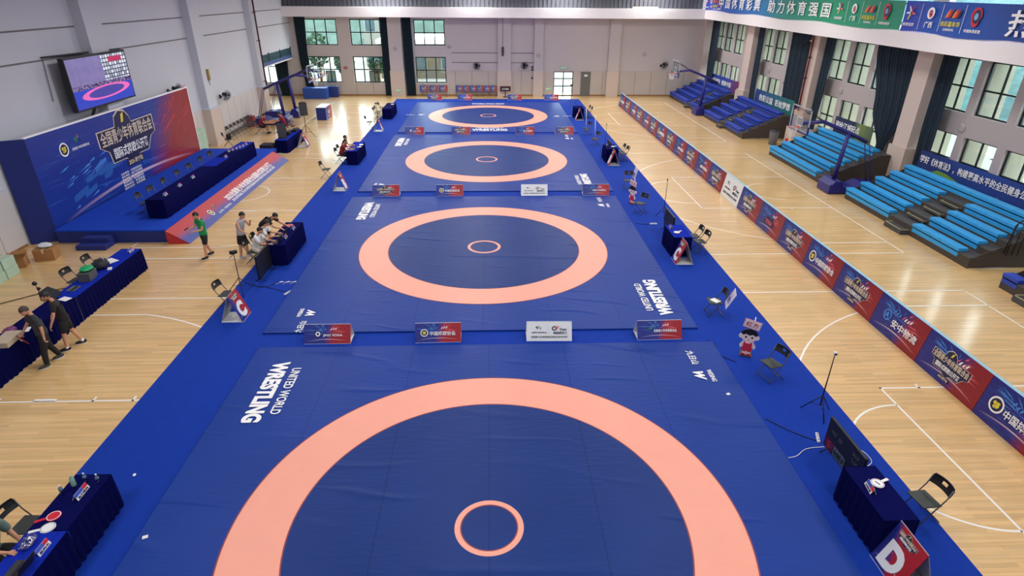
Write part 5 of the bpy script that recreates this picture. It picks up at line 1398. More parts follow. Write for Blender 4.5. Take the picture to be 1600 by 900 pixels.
strip(-6.26, 16.8, rad(60), 'white power strip on the left carpet close to the second mat')
for i, x in enumerate((-6.72, -6.5, -6.28)):
    t = thing('tape_piece', 'short white cable clip on the left carpet, %s' % ['leftmost of three', 'middle of three', 'rightmost of three'][i], 'clip', (x, 17.6, ZC_), rad(40), 'cable clips')
    MB().box((0, 0, 0.01), (0.1, 0.04, 0.02), None, 0.005).build('clip_body', M_WHP, t)
    MB().tube([(-0.2, -0.05, 0.008), (0.0, 0.0, 0.008), (0.14, -0.12, 0.008)], 0.006, 5).build('cable_end', M_WHP, t)
cable([(-7.6, 17.5, .022), (-7.4, 17.3, .022), (-7.1, 17.25, .022), (-6.9, 17.5, .022), (-6.8, 17.6, .022)], 0.012, M_BLACKM, 'bundle of black cable on the left carpet under the scoreboard')
cable([(-7.2, 17.3, .022), (-6.8, 17.1, .022), (-6.5, 16.95, .022), (-6.3, 16.85, .022)], 0.007, M_BLACKM, 'black cable running to the power strip on the left carpet')
cable([(6.0, 22.75, .07), (6.3, 22.75, .025), (6.6, 22.75, .022)], 0.010, M_BLACKM, 'black cable to the power strip on the right carpet')
cable([(5.9, 13.6, .07), (6.1, 13.45, .022), (6.0, 13.0, .022), (6.35, 12.6, .022)], 0.010, M_BLACKM, 'black cable looping from the gap between the two nearest mats')

# scoreboards, tripods, standees
def scoreboard(x, y, rz, label, w=1.24, h=0.7, lit=True):
    t = thing('scoreboard', label, 'scoreboard', (x, y, ZC_), rz, 'scoreboards beside the mats')
    p = MB().box((0, 0.03, h / 2 + 0.1), (w, 0.06, h), None, 0.008).build('screen_body', M_BLACK, t)
    if lit:
        y_ = -0.003; z0 = 0.13
        MB().span(-w * 0.47, -w * 0.24, y_, y_ + 0.002, z0, z0 + h * 0.32).build('red_field', mat('dim_red', (96, 14, 30), 0.3), p)
        MB().span(-w * 0.22, w * 0.1, y_, y_ + 0.002, z0, z0 + h * 0.3).build('clock_field', mat('dim_grey', (86, 100, 104), 0.3), p)
        text('0', None, h * 0.2, mat('dim_pink', (150, 60, 70)), p, (-w * 0.36, y_ - 0.004, z0 + h * 0.16))
        text('6:00.0', w * 0.27, h * 0.18, M_BLACK, p, (-w * 0.06, y_ - 0.004, z0 + h * 0.15), bold=0.01)
        g_ = mat('dim_text', (74, 82, 84), 0.4)
        text('RED', None, h * 0.09, g_, p, (-w * 0.3, y_, z0 + h * 0.62)); text('00', None, h * 0.12, g_, p, (-w * 0.12, y_, z0 + h * 0.62))
        text('2:00', None, h * 0.12, g_, p, (w * 0.3, y_, z0 + h * 0.5)); text('BLUE', None, h * 0.09, g_, p, (w * 0.3, y_, z0 + h * 0.72))
    for s_ in (-1, 1): MB().tube([(s_ * w * 0.38, -0.12, 0.01), (s_ * w * 0.38, 0.03, 0.11), (s_ * w * 0.38, 0.2, 0.01)], 0.014, 6).build('foot', M_BLACKM, t)
scoreboard(6.95, 8.78, FL, 'black scoreboard showing a red zero and a grey clock, near right')
scoreboard(7.05, 21.75, FL, 'dark scoreboard behind the right table of the second mat', 1.2, 0.75, False)
scoreboard(-7.35, 18.15, FR, 'dark scoreboard beside the people in white, left of the second mat', 1.2, 0.8, False)
scoreboard(7.0, 34.4, FL, 'dark scoreboard behind the right table of the third mat', 1.0, 0.7, False)
def tripod(x, y, h, label, head='cam', spread=0.4, rz=0, group='tripod stands'):
    t = thing('tripod', label, 'tripod', (x, y, ZC_), rz, group)
    MB().tube([(0, 0, 0.25), (0, 0, h)], [0.016, 0.010], 8).build('pole', M_BLACKM, t)
    for k in range(3):
        a = 2 * PI * k / 3 + 0.4
        MB().tube([(0, 0, min(0.5, h * .4)), (spread * math.cos(a), spread * math.sin(a), 0.008)], 0.012, 6).tube([(0, 0, 0.22), (spread * .55 * math.cos(a), spread * .55 * math.sin(a), 0.23)], 0.007, 6).build('leg', M_BLACKM, t)
    if head == 'cam':
        MB().box((0, 0, h + 0.06), (0.22, 0.1, 0.1), None, 0.02).tube([(0, -0.05, h + 0.06), (0, -0.12, h + 0.06)], 0.035, 10).build('camera_head', M_BLACK, t)
        MB().tube([(0, 0, h), (-0.12, 0.1, h - 0.14)], 0.009, 6).build('pan_handle', M_BLACKM, t)
    elif head == 'ball':
        MB().ball((0, 0, h + 0.03), 0.045, 1).build('camera_head', M_WHP, t)
        MB().ball((0, -0.03, h + 0.02), 0.03, 1).build('lens', M_BLACK, t)
    else:
        MB().tube([(0, 0, h), (-0.03, -0.03, h + 0.09)], 0.02, 8).build('camera_head', M_BLACK, t)
tripod(7.42, 10.5, 1.58, 'slim black stand with white ball camera, near right carpet', 'ball', 0.36)
tripod(7.35, 23.5, 1.6, 'slim black stand behind the right scoreboard of the second mat', 'mic', 0.34)
tripod(6.9, 34.95, 1.6, 'slim black stand behind the right table of the third mat', 'mic', 0.3)
tripod(7.0, 51.9, 1.5, 'dark tripod with camera at the far right corner of the carpet', 'cam', 0.5)
tripod(-7.72, 16.9, 1.3, 'black tripod with camera beside the left letter C sign', 'cam', 0.42, 0.6)
tripod(-7.9, 43.8, 1.3, 'black tripod behind the left table of the farthest mat', 'cam', 0.42)
for i, (x, y) in enumerate(((6.86, 38.3), (6.72, 41.2))):
    t = thing('placard_pole', ['white placard pole seen edge-on beside a chair, nearer of two', 'white placard pole seen edge-on beside a chair, farther of two'][i], 'pole', (x, y, ZC_), 0, 'white poles on the right carpet')
    MB().tube([(0, 0, 0.02), (-0.08, -0.1, 1.5)], 0.02, 8).build('pole', M_WHP, t)
    MB().box((0, 0, 0.012), (0.34, 0.34, 0.024), None, 0.006).build('base', M_DGREY, t)
def standee(x, y, rz, label, txt):
    t = thing('standee', label, 'standee', (x, y, ZC_), rz, 'boy standees with placards')
    th = 0.02
    def blob(pts, y0, m, name, par): return MB().prism(pts, y0, y0 + th).build(name, m, par)
    ell = lambda cx, cz, rx, rz_, a0=0, a1=360, n_=28: [(cx + rx * math.cos(rad(a0 + (a1 - a0) * k / n_)), cz + rz_ * math.sin(rad(a0 + (a1 - a0) * k / n_))) for k in range(n_ if a1 - a0 >= 360 else n_ + 1)]
    sk = mat('print_skin', (246, 226, 216), 0.5)
    b = blob([(-0.13, 0.42), (-0.2, 0.3), (-0.17, 0.22), (-0.1, 0.28), (-0.1, 0.04), (0.1, 0.04), (0.1, 0.28), (0.17, 0.22), (0.2, 0.3), (0.13, 0.42)], 0.0, sk, 'body_board', t)
    blob([(-0.1, 0.44), (-0.12, 0.2), (-0.12, 0.14), (-0.02, 0.14), (0, 0.18), (0.02, 0.14), (0.12, 0.14), (0.12, 0.2), (0.1, 0.44), (0.05, 0.38), (-0.05, 0.38)], -0.012, mat('print_singlet', (214, 44, 66), 0.5), 'printed_singlet', b)
    blob([(-0.14, 0.0), (-0.02, 0.0), (-0.02, 0.07), (-0.11, 0.07)], -0.012, M_RED, 'printed_shoe', b)
    blob([(0.02, 0.0), (0.14, 0.0), (0.11, 0.07), (0.02, 0.07)], -0.012, M_RED, 'printed_shoe', b)
    h = blob(ell(0, 0.6, 0.2, 0.18), -0.004, sk, 'head_board', t)
    blob(ell(-0.2, 0.57, 0.05, 0.06), -0.002, sk, 'printed_ear', h); blob(ell(0.2, 0.57, 0.05, 0.06), -0.002, sk, 'printed_ear', h)
    blob(ell(0, 0.64, 0.205, 0.17, 5, 175) + [(-0.15, 0.62), (-0.08, 0.66), (0, 0.62), (0.08, 0.66), (0.15, 0.62)], -0.016, M_HAIR, 'printed_hair', h)
    for s_ in (-1, 1): blob(ell(s_ * 0.075, 0.56, 0.022, 0.028), -0.014, M_HAIR, 'printed_eye', h)
    blob([(-0.03, 0.49), (0.03, 0.49), (0.0, 0.475)], -0.014, M_RED, 'printed_mouth', h)
    MB().tube([(0.06, 0.03, 0.0), (0.06, 0.03, 1.15)], 0.012, 6).build('placard_pole', M_WHP, t)
    s_ = MB().box((0, 0, 0), (0.42, 0.014, 0.24), (0, rad(10), 0), 0.004).build('placard', mat('placard_pink', (236, 170, 180), 0.5), t, (0.02, -0.02, 0.95))
    i_ = MB().box((0, -0.009, 0), (0.37, 0.004, 0.19), (0, rad(10), 0)).build('placard_face', M_WHP, s_)
    text(txt, 0.31, 0.14, M_RED, s_, (0, -0.014, 0), (PI / 2, rad(10), 0), bold=0.015)
    MB().box((0, 0.12, 0.01), (0.3, 0.34, 0.02), None, 0.004).tube([(0.0, 0.02, 0.3), (0.02, 0.28, 0.015)], 0.010, 6).build('foot', M_DGREY, t)
standee(6.7, 12.9, rad(-25), 'cut-out boy standee in red holding a placard, near right carpet', '红方')
standee(6.42, 25.4, rad(-60), 'cut-out boy standee in red turned sideways, by the second row of signs', '红方')
def placard(x, y, z, rz, tilt, m, label, txt):
    t = thing('placard', label, 'placard', (x, y, z), rz)
    p = MB().box((0, 0, 0.26), (0.5, 0.014, 0.52), None, 0.004).build('board', m, t, (0, 0, 0), (tilt, 0, 0))
    text(txt, 0.3, 0.16, mat('placard_blue', (90, 110, 190), 0.5), p, (0, -0.01, 0.2), bold=0.01)
placard(6.84, 14.92, 0.42, rad(-108), rad(-24), mat('placard_lilac', (214, 206, 226), 0.5), 'pale lilac placard leaning against the chair right of the second mat', '蓝方')
placard(6.98, 27.75, 0.5, rad(-88), rad(-14), mat('placard_lilac2', (200, 196, 222), 0.5), 'pale blue placard on the chair beyond the second standee', '蓝方')

# loudspeakers
def pa_speaker(x, y, z, rz, label):
    t = thing('loudspeaker', label, 'loudspeaker', (x, y, z), rz, 'black loudspeakers')
    MB().prism([(-0.24, -0.2), (0.24, -0.2), (0.17, 0.22), (-0.17, 0.22)], 0, 0.78, 'Z').build('cabinet', M_BLACK, t)
    MB().box((0, -0.205, 0.39), (0.44, 0.012, 0.72), None, 0.004).build('grille', M_DGREY, t)
    MB().tube([(-0.06, 0.0, 0.78), (-0.06, 0, 0.81), (0.06, 0, 0.81), (0.06, 0, 0.78)], 0.012, 6).build('handle', M_BLACKM, t)
t = thing('speaker_stand', 'black tripod stand carrying a loudspeaker beyond the sound desk', 'stand', (-11.75, 39.35, 0))
MB().tube([(0, 0, 0.3), (0, 0, 1.36)], 0.02, 8).build('pole', M_BLACKM, t)
for k in range(3):
    a = 2 * PI * k / 3 - 0.2
    MB().tube([(0, 0, 0.75), (0.6 * math.cos(a), 0.6 * math.sin(a), 0.01)], 0.014, 6).tube([(0, 0, 0.3), (0.36 * math.cos(a), 0.36 * math.sin(a), 0.31)], 0.01, 6).build('leg', M_BLACKM, t)
pa_speaker(-11.75, 39.35, 1.37, rad(20), 'black loudspeaker on the tripod stand beyond the sound desk')
pa_speaker(-12.02, 35.55, 0.75, rad(20), 'black loudspeaker standing on the near end of the sound desk')
t = thing('flight_case', 'low black draped case at the near end of the sound desk', 'case', (-12.75, 34.95, 0), FR)
MB().box((0, 0, 0.27), (0.75, 0.7, 0.54), None, 0.03).build('case_body', noisy('dark_drape', (22, 22, 40), 0.2, 5, 0.8), t)
MB().span(-0.38, 0.38, -0.36, -0.345, 0.36, 0.38).build('case_rim', M_DGREY, t)
t = thing('mixing_desk', 'black mixing desk at the far end of the sound desk', 'mixer', (-11.95, 37.5, 0.75), FR + PI)
MB().prism([(-0.25, 0), (0.25, 0), (0.25, 0.16), (-0.25, 0.08)], -0.35, 0.35, 'X').build('console', M_BLACK, t)
for k in range(6): MB().span(-0.3 + 0.1 * k, -0.27 + 0.1 * k, -0.15, -0.1, 0.1, 0.13).build('fader', M_BOARDG, t)
laptop(-12.0, 36.9, 0.75, FR + PI, 'open black laptop on the middle of the sound desk')
t = thing('storage_crate', 'black crate on the sound desk behind the loudspeaker', 'crate', (-12.0, 36.4, 0.75), FR)
MB().box((0, 0, 0.1), (0.42, 0.34, 0.2), None, 0.015).build('crate_body', M_BLACK, t)
MB().span(-0.22, 0.22, -0.18, 0.18, 0.2, 0.215).build('crate_rim', M_DGREY, t)

# gym mats and boards by the back wall
t = thing('gym_mat_block', 'big blue foam block against the back wall', 'gym mat', (-15.1, 55.0, 0))
MB().box((0, 0, 0.45), (2.05, 0.9, 0.9), None, 0.05).build('foam_block', M_MATB, t)
MB().span(-1.03, 1.03, -0.455, 0.455, 0.44, 0.455).build('seam', mat('mat_seam', (24, 52, 126)), t)
t = thing('gym_mat_block', 'second dark blue foam block partly hidden behind the big one', 'gym mat', (-13.9, 55.85, 0))
MB().box((0, 0, 0.45), (1.1, 0.6, 0.9), None, 0.04).build('foam_block', mat('gym_mat_dark', (28, 52, 130), 0.5), t)
MB().span(-0.555, 0.555, -0.305, 0.305, 0.44, 0.452).build('seam', mat('mat_seam', (24, 52, 126)), t)
def lean_board(x, w, label, h=0.56, kind='event', z=0.0, y=YB - 0.4, tilt=18, rz=0):
    t = thing('leaning_board', label, 'sign board', (x, y, z), rz, 'spare printed boards along the back wall')
    p = MB().span(-w / 2, w / 2, 0, 0.012, 0, h).build('front_panel', M_POSTF, t, (0, 0, 0.4), (rad(-tilt), 0, 0))
    print_face(p, w, h, kind)
    MB().span(-w / 2, w / 2, 0.02, 0.035, 0, h * 0.98).build('back_panel', M_BOARDG, t, (0, 0.012, 0.4), (rad(-tilt), 0, 0))
    for s_ in (-1, 1): MB().tube([(s_ * w * 0.4, 0.03, 0.41), (s_ * w * 0.4, 0.0, 0.0)], 0.016, 6).build('leg', M_DGREY, t)
for i in range(6):
    lean_board(-2.62 + 0.62 * i, 0.6, 'small printed board in the row under the fan on the back wall, %s from left' % ordn[i], 0.56, 'event' if i % 2 else 'leafy')
for i in range(3):
    lean_board(-5.75 + 0.85 * i, 0.78, 'printed board below the third far window, %s' % ['left', 'middle', 'right'][i], 0.56, 'event', 0, YB - 0.42, 18, rad([8, 0, -4][i]))
t = thing('sign_stand', 'dark sign board on a pedestal before the white back wall column', 'sign board', (1.55, YB - 0.75, 0))
MB().tube([(0, 0, 0.02), (0, 0, 0.5)], 0.04, 8).box((0, 0, 0.015), (0.4, 0.3, 0.03)).build('pedestal', M_BLACK, t)
p = MB().box((0, 0, 0.72), (0.95, 0.05, 0.44), None, 0.01).build('sign_face', mat('sign_maroon', (56, 22, 40), 0.5), t)
text('比赛场地', 0.6, 0.16, M_WHITE, p, (0, -0.03, 0.7), bold=0.02)

# radiator-like cabinets and bins between the stands
t = thing('rubbish_bin', 'grey bin between the dark blue and bright blue stands', 'bin', (17.9, 37.0, 0))
MB().lathe([(0.24, 0), (0.28, 0.75), (0.3, 0.78), (0.3, 0.8)], (0, 0, 0), 20).build('bin_body', mat('bin_grey', (112, 118, 140), 0.5), t)
MB().lathe([(0.3, 0.8), (0.28, 0.86), (0.1, 0.9)], (0, 0, 0), 20).build('bin_lid', M_DGREY, t)
t = thing('fire_cabinet', 'pale cabinet with red extinguisher beside the grey bin', 'cabinet', (18.7, 36.4, 0), FL)
MB().box((0, 0, 0.6), (0.9, 0.4, 1.2), None, 0.01).build('cabinet_body', M_PANEL_P, t)
MB().span(-0.12, 0.12, -0.26, -0.2, 0.1, 0.5).build('red_box', M_RED, t)
q = RW(24.2, 1.0, 0)
t = thing('radiator', 'pale ribbed radiator cover between the two dark blue stands', 'radiator', (19.3, 47.1, 0), FL)
mb = MB()
for k in range(9): mb.box((-0.48 + 0.12 * k, 0, 0.9), (0.08, 0.12, 1.7), None, 0.02)
mb.span(-0.54, 0.54, -0.04, 0.04, 0.0, 1.7); mb.build('ribs', mat('radiator_white', (220, 214, 212), 0.5), t)
MB().span(-0.56, 0.56, -0.08, 0.08, 1.74, 1.78).build('top_cap', mat('radiator_white', (220, 214, 212), 0.5), t)

# ------------------------------------------------------------------ basketball hoops (front towards local -Y)
def hoop(x, y, rz, label, low=False):
    t = thing('basketball_hoop', label, 'basketball hoop', (x, y, 0), rz, 'wheeled basketball hoops')
    MB().prism([(-0.35, 0.05), (-0.35, 0.38), (-0.2, 0.62), (0.12, 0.62), (0.25, 0.34), (0.9, 0.3), (1.3, 0.48), (2.1, 0.42), (2.2, 0.05)], -0.55, 0.55, 'X').build('base', M_HOOPB, t)
    MB().prism([(-0.42, 0.04), (-0.42, 0.42), (-0.36, 0.5), (-0.352, 0.04)], -0.55, 0.55, 'X').build('base_pad', M_HOOPP if low else M_HOOPB, t)
    MB().tube([(0, 0, 0.5), (0, 0.18, 2.78)], 0.11, 4).build('pole', M_HOOPB, t)
    MB().tube([(0, 1.15, 2.35), (0, 0.18, 2.78), (0, -1.15, 3.28), (0, -2.1, 3.2)], 0.085, 4).build('arm', M_HOOPB, t)
    for s_ in (-1, 1):
        MB().tube([(s_ * 0.2, 1.15, 2.35), (s_ * 0.2, 1.75, 0.42)], 0.022, 6).build('back_strut', M_HOOPB, t)
        MB().tube([(s_ * 0.06, -1.15, 3.3), (s_ * 0.7, -2.2, 3.85)], 0.018, 6).build('board_strut', M_BLACKM, t)
    b = MB().span(-0.87, 0.87, -2.26, -2.25, 2.93, 3.92).build('backboard', M_BGLASS, t)
    mb = MB(); 
    for (a, c_, z0, z1) in ((-0.9, -0.85, 2.9, 3.95), (0.85, 0.9, 2.9, 3.95), (-0.9, 0.9, 2.9, 2.95), (-0.9, 0.9, 3.9, 3.95)): mb.span(a, c_, -2.275, -2.235, z0, z1)
    mb.build('board_frame', mat('hoop_frame_grey', (176, 184, 190), 0.4), b)
    mb = MB()
    for (a, c_, z0, z1) in ((-0.29, -0.25, 3.1, 3.5), (0.25, 0.29, 3.1, 3.5), (-0.29, 0.29, 3.1, 3.14), (-0.29, 0.29, 3.46, 3.5)): mb.span(a, c_, -2.264, -2.262, z0, z1)
    mb.build('target_square', M_WHP, b)
    MB().span(-0.9, 0.9, -2.3, -2.22, 2.84, 2.9).span(-0.92, -0.88, -2.3, -2.22, 2.84, 3.2).span(0.88, 0.92, -2.3, -2.22, 2.84, 3.2).build('edge_pad', M_HOOPB, b)
    r_ = MB().tube([(0.225 * math.cos(2 * PI * k / 24), -2.5 + 0.225 * math.sin(2 * PI * k / 24), 3.05) for k in range(25)], 0.011, 6, False).span(-0.06, 0.06, -2.29, -2.26, 2.98, 3.1).build('rim', mat('rim_orange', (206, 86, 56), 0.5), t)
    mb = MB()
    for k in range(12):
        a = 2 * PI * k / 12; b_ = a + 0.26
        mb.tube([(0.22 * math.cos(a), -2.5 + 0.22 * math.sin(a), 3.04), (0.15 * math.cos(b_), -2.5 + 0.15 * math.sin(b_), 2.82), (0.12 * math.cos(a), -2.5 + 0.12 * math.sin(a), 2.62)], 0.005, 4, False)
        mb.tube([(0.22 * math.cos(b_), -2.5 + 0.22 * math.sin(b_), 3.04), (0.15 * math.cos(a), -2.5 + 0.15 * math.sin(a), 2.82), (0.12 * math.cos(b_), -2.5 + 0.12 * math.sin(b_), 2.62)], 0.005, 4, False)
    mb.build('net', M_WHP, r_)
hoop(16.5, 27.2, FL, 'near basketball hoop on the right, in the gap between bright blue stands')
hoop(16.5, 47.25, FL, 'far basketball hoop on the right, between the dark blue stands')
hoop(-14.4, 43.6, FR, 'basketball hoop at the far left, nearer of the two', True)
hoop(-14.4, 46.3, FR, 'basketball hoop at the far left, farther of the two', True)
bag('backpack', -13.55, 42.5, 0.0, (0.4, 0.35, 0.35), mat('bag_rosy', (150, 120, 124), 0.7), 'rosy grey bag on the floor by the far left hoops', 9, M_BLACK)

# ------------------------------------------------------------------ people (front towards local -Y)
def skin_mesh(verts, edges, radii, root=0, sub=1):
    me = bpy.data.meshes.new('skin_source'); me.from_pydata([tuple(v) for v in verts], edges, [])
    o = bpy.data.objects.new('skin_source', me); COL.objects.link(o)
    bm = bmesh.new(); bm.from_mesh(me); L = bm.verts.layers.skin.verify(); bm.verts.ensure_lookup_table()
    for i, v in enumerate(bm.verts):
        r = radii[i]; v[L].radius = r if isinstance(r, tuple) else (r, r); v[L].use_root = (i == root)
    bm.to_mesh(me); bm.free()
    m = o.modifiers.new('s', 'SKIN'); m.use_smooth_shade = True; m.branch_smoothing = 0.4
    q = o.modifiers.new('d', 'SUBSURF'); q.levels = sub; q.render_levels = sub
    dg = bpy.context.evaluated_depsgraph_get()
    out = bpy.data.meshes.new_from_object(o.evaluated_get(dg))
    bpy.data.objects.remove(o); bpy.data.meshes.remove(me)
    return out
def join_into(bm, me, M=None):
    t = bmesh.new(); t.from_mesh(me)
    if M is not None: bmesh.ops.transform(t, matrix=M, verts=t.verts)
    tmp = bpy.data.meshes.new('tmp'); t.to_mesh(tmp); t.free(); bm.from_mesh(tmp); bpy.data.meshes.remove(tmp)
def person(label, loc, rz, shirt, pants, shoes, pose, sleeve=0.55, long_pants=False, hair=M_HAIR, H=1.72, group=None, skin=M_SKIN, sock=None):
    """pose keys: hip (pelvis height), lean, twist, legL/legR (thigh fwd deg, knee deg, out deg), armL/armR (fwd deg, out deg, elbow deg, elbow inward deg), head (pitch, yaw)"""
    k = H / 1.72
    t = thing('person', label, 'person', loc, rz, group)
    lean = rad(pose.get('lean', 4)); hipz = pose.get('hip', 0.93) * k
    F = V((0, -1, 0)); UP = V((0, 0, 1))
    def tor(u, side=0.0, fwd=0.0):        # point on the torso axis, u metres above the pelvis
        b = min(u / 0.5, 1.0)
        a = lean * (0.55 + 0.45 * b)
        return V((side, 0, hipz)) + UP * u * math.cos(a) + F * u * math.sin(a) + F * fwd
    pel = tor(0); sp = tor(0.20 * k); ch = tor(0.38 * k); nk = tor(0.53 * k); hb = tor(0.60 * k, 0, 0.02)
    verts = [pel, sp, ch, nk, hb]; rad_ = [0.062 * k, 0.07 * k, 0.070 * k, 0.054 * k, 0.052 * k]; edges = [(0, 1), (1, 2), (2, 3), (3, 4)]
    J = {}
    def add(p, r, par):
        verts.append(p); rad_.append(r); edges.append((par, len(verts) - 1)); return len(verts) - 1
    for s_, nm in ((1, 'L'), (-1, 'R')):
        th, kn, ou = [rad(a) for a in pose.get('leg' + nm, (0, 4, 3))]
        hip = pel + V((s_ * 0.095 * k, 0, -0.05 * k))
        d1 = V((math.sin(ou) * s_, -math.sin(th) * math.cos(ou), -math.cos(th) * math.cos(ou)))
        kne = hip + d1 * 0.43 * k
        a2 = th - kn
        d2 = V((math.sin(ou) * s_ * 0.6, -math.sin(a2), -math.cos(a2))).normalized()
        ank = kne + d2 * 0.40 * k
        J['hip' + nm], J['kne' + nm], J['ank' + nm] = hip, kne, ank
        i1 = add(hip + V((-s_ * 0.03, 0, 0)) * k, 0.046 * k, 0); im = add(hip.lerp(kne, 0.5), 0.066 * k, i1); i2 = add(kne, 0.058 * k, im); ic = add(kne.lerp(ank, 0.35), 0.056 * k, i2); i3 = add(ank, 0.036 * k, ic)
        add(ank + V((0, -0.10, -0.05)) * k, 0.034 * k, i3)
        fw, oa, el, ei = [rad(a) for a in pose.get('arm' + nm, (5, 10, 15, 0))]
        sh = tor(0.47 * k, s_ * 0.175 * k)
        base = lean * 0.0
        d1 = V((math.sin(oa) * s_, -math.sin(fw) * math.cos(oa), -math.cos(fw) * math.cos(oa)))
        elb = sh + d1 * 0.285 * k
        a2 = fw + el
        d2 = V((math.sin(oa) * s_ * 0.3 - s_ * math.sin(ei), -math.sin(a2) * math.cos(ei), -math.cos(a2) * math.cos(ei))).normalized()
        wri = elb + d2 * 0.245 * k
        J['sh' + nm], J['elb' + nm], J['wri' + nm], J['fd' + nm] = sh, elb, wri, d2
        j0 = add(sh, 0.044 * k, 2); j1 = add(sh.lerp(elb, 0.5), 0.048 * k, j0); j2 = add(elb, 0.040 * k, j1); jm = add(elb.lerp(wri, 0.35), 0.038 * k, j2); j3 = add(wri, 0.026 * k, jm)
        add(wri + d2 * 0.075 * k, 0.030 * k, j3)
    bm = bmesh.new(); join_into(bm, skin_mesh(verts, edges, rad_, 0, 1))
    # fingers and thumb
    for s_, nm in ((1, 'L'), (-1, 'R')):
        d = J['fd' + nm]; w = J['wri' + nm]
        side = d.cross(UP if abs(d.z) < 0.9 else F).normalized(); nrm = side.cross(d).normalized()
        if nrm.z > 0: nrm = -nrm
        cur = rad(pose.get('curl', 28))
        for q in range(4):
            off = side * (q - 1.5) * 0.019 * k; L_ = (0.070, 0.080, 0.076, 0.060)[q] * k
            p0 = w + d * 0.045 * k + off * 0.8; p1 = w + d * 0.095 * k + off; e1 = (d * math.cos(cur) + nrm * math.sin(cur)); p2 = p1 + e1 * L_ * 0.5
            e2 = (d * math.cos(cur * 2.2) + nrm * math.sin(cur * 2.2)); p3 = p2 + e2 * L_ * 0.5
            join_into(bm, skin_mesh([p0, p1, p2, p3], [(0, 1), (1, 2), (2, 3)], [0.0105 * k, 0.0095 * k, 0.0085 * k, 0.007 * k], 0, 1))
        ts = -s_ * (1 if side.x > 0 else -1)
        a_ = w + d * 0.03 * k + side * ts * 0.02 * k; b_ = w + d * 0.065 * k + side * ts * 0.05 * k; c_ = b_ + (d * 0.8 + nrm * 0.35).normalized() * 0.035 * k
        join_into(bm, skin_mesh([a_, b_, c_], [(0, 1), (1, 2)], [0.012 * k, 0.0105 * k, 0.008 * k], 0, 1))
    # head with face
    hp, hy = [rad(a) for a in pose.get('head', (10, 0))]
    HR = Euler((hp, 0, hy), 'ZXY').to_matrix() if False else (Matrix.Rotation(hy, 3, 'Z') @ Matrix.Rotation(hp + lean * 0.35, 3, 'X'))
    hc = hb + HR @ V((0, -0.025, 0.095)) * k
    T = Matrix.Translation(hc) @ HR.to_4x4() @ Matrix.Scale(k, 4)
    hd = MB(); hd.ball((0, 0, 0), (0.078, 0.098, 0.115), 3)
    for v in hd.bm.verts:
        if v.co.z < -0.02:
            f = 1 - 0.32 * min(1, (-0.02 - v.co.z) / 0.09); v.co.x *= f
            if v.co.y > 0: v.co.y *= f
    hd.ball((0, -0.102, -0.022), (0.014, 0.02, 0.026), 1)
    for s_ in (-1, 1): hd.ball((s_ * 0.08, 0.008, -0.01), (0.012, 0.022, 0.032), 1)
    hd.ball((0, -0.088, -0.068), (0.026, 0.012, 0.010), 1)
    join_into(bm, hd.mesh('head', skin), T)
    me = bpy.data.meshes.new('body'); bm.to_mesh(me); bm.free(); me.materials.clear(); me.materials.append(skin)
    for p_ in me.polygons: p_.material_index = 0; p_.use_smooth = True
    body = obj('body', me, t)
    def sub(name, mb, m, par=t):
        o = obj(name, mb.mesh(name, m), par); o.matrix_local = T; return o
    e = MB()
    for s_ in (-1, 1): e.ball((s_ * 0.032, -0.089, 0.008), (0.013, 0.008, 0.007), 1)
    for s_ in (-1, 1): sub('eye', MB().ball((s_ * 0.031, -0.090, 0.006), (0.009, 0.006, 0.005), 1), M_HAIR)
    e.bm.free()
    for s_ in (-1, 1): sub('eyebrow', MB().box((s_ * 0.033, -0.093, 0.028), (0.028, 0.006, 0.004)), M_HAIR)
    sub('lips', MB().box((0, -0.099, -0.068), (0.038, 0.006, 0.008), None, 0.002), mat('lips', (170, 100, 90), 0.5))
    hr = MB(); hr.ball((0, 0.012, 0.018), (0.088, 0.106, 0.112), 3)
    kill = [v for v in hr.bm.verts if (v.co.z < -0.045) or (v.co.y < -0.03 and v.co.z < 0.052)]
    bmesh.ops.delete(hr.bm, geom=kill, context='VERTS')
    rr = random.Random(len(label))
    for v in hr.bm.verts: v.co += V((rr.uniform(-1, 1), rr.uniform(-1, 1), rr.uniform(0, 1))) * 0.006
    sub('hair', hr, hair)
    # clothes follow the same joints
    def cloth(name, vv, ee, rr_, m, root=0):
        q = skin_mesh(vv, ee, rr_, root, 1); q.name = name; q.materials.clear(); q.materials.append(m)
        for p_ in q.polygons: p_.material_index = 0; p_.use_smooth = True
        return obj(name, q, t)
    vv = [tor(-0.14 * k), tor(0.05 * k), sp, ch, tor(0.50 * k)]; rr2 = [0.156 * k, 0.152 * k, 0.146 * k, 0.165 * k, 0.092 * k]; ee = [(0, 1), (1, 2), (2, 3), (3, 4)]
    for nm in 'LR':
        n0 = len(vv); vv.append(J['sh' + nm] + V((0, 0, 0.012 * k))); rr2.append(0.088 * k); ee.append((3, n0))
        if sleeve > 0:
            f = min(sleeve, 1.0)
            vv.append(J['sh' + nm].lerp(J['elb' + nm], f * 0.8)); rr2.append(0.070 * k); ee.append((n0, n0 + 1))
            vv.append(J['sh' + nm].lerp(J['elb' + nm], f)); rr2.append(0.068 * k); ee.append((n0 + 1, n0 + 2))
    cloth('shirt', vv, ee, rr2, shirt, 2)
    vv = [tor(0.05 * k), pel + V((0, 0, -0.04 * k))]; rr2 = [0.140 * k, 0.158 * k]; ee = [(0, 1)]
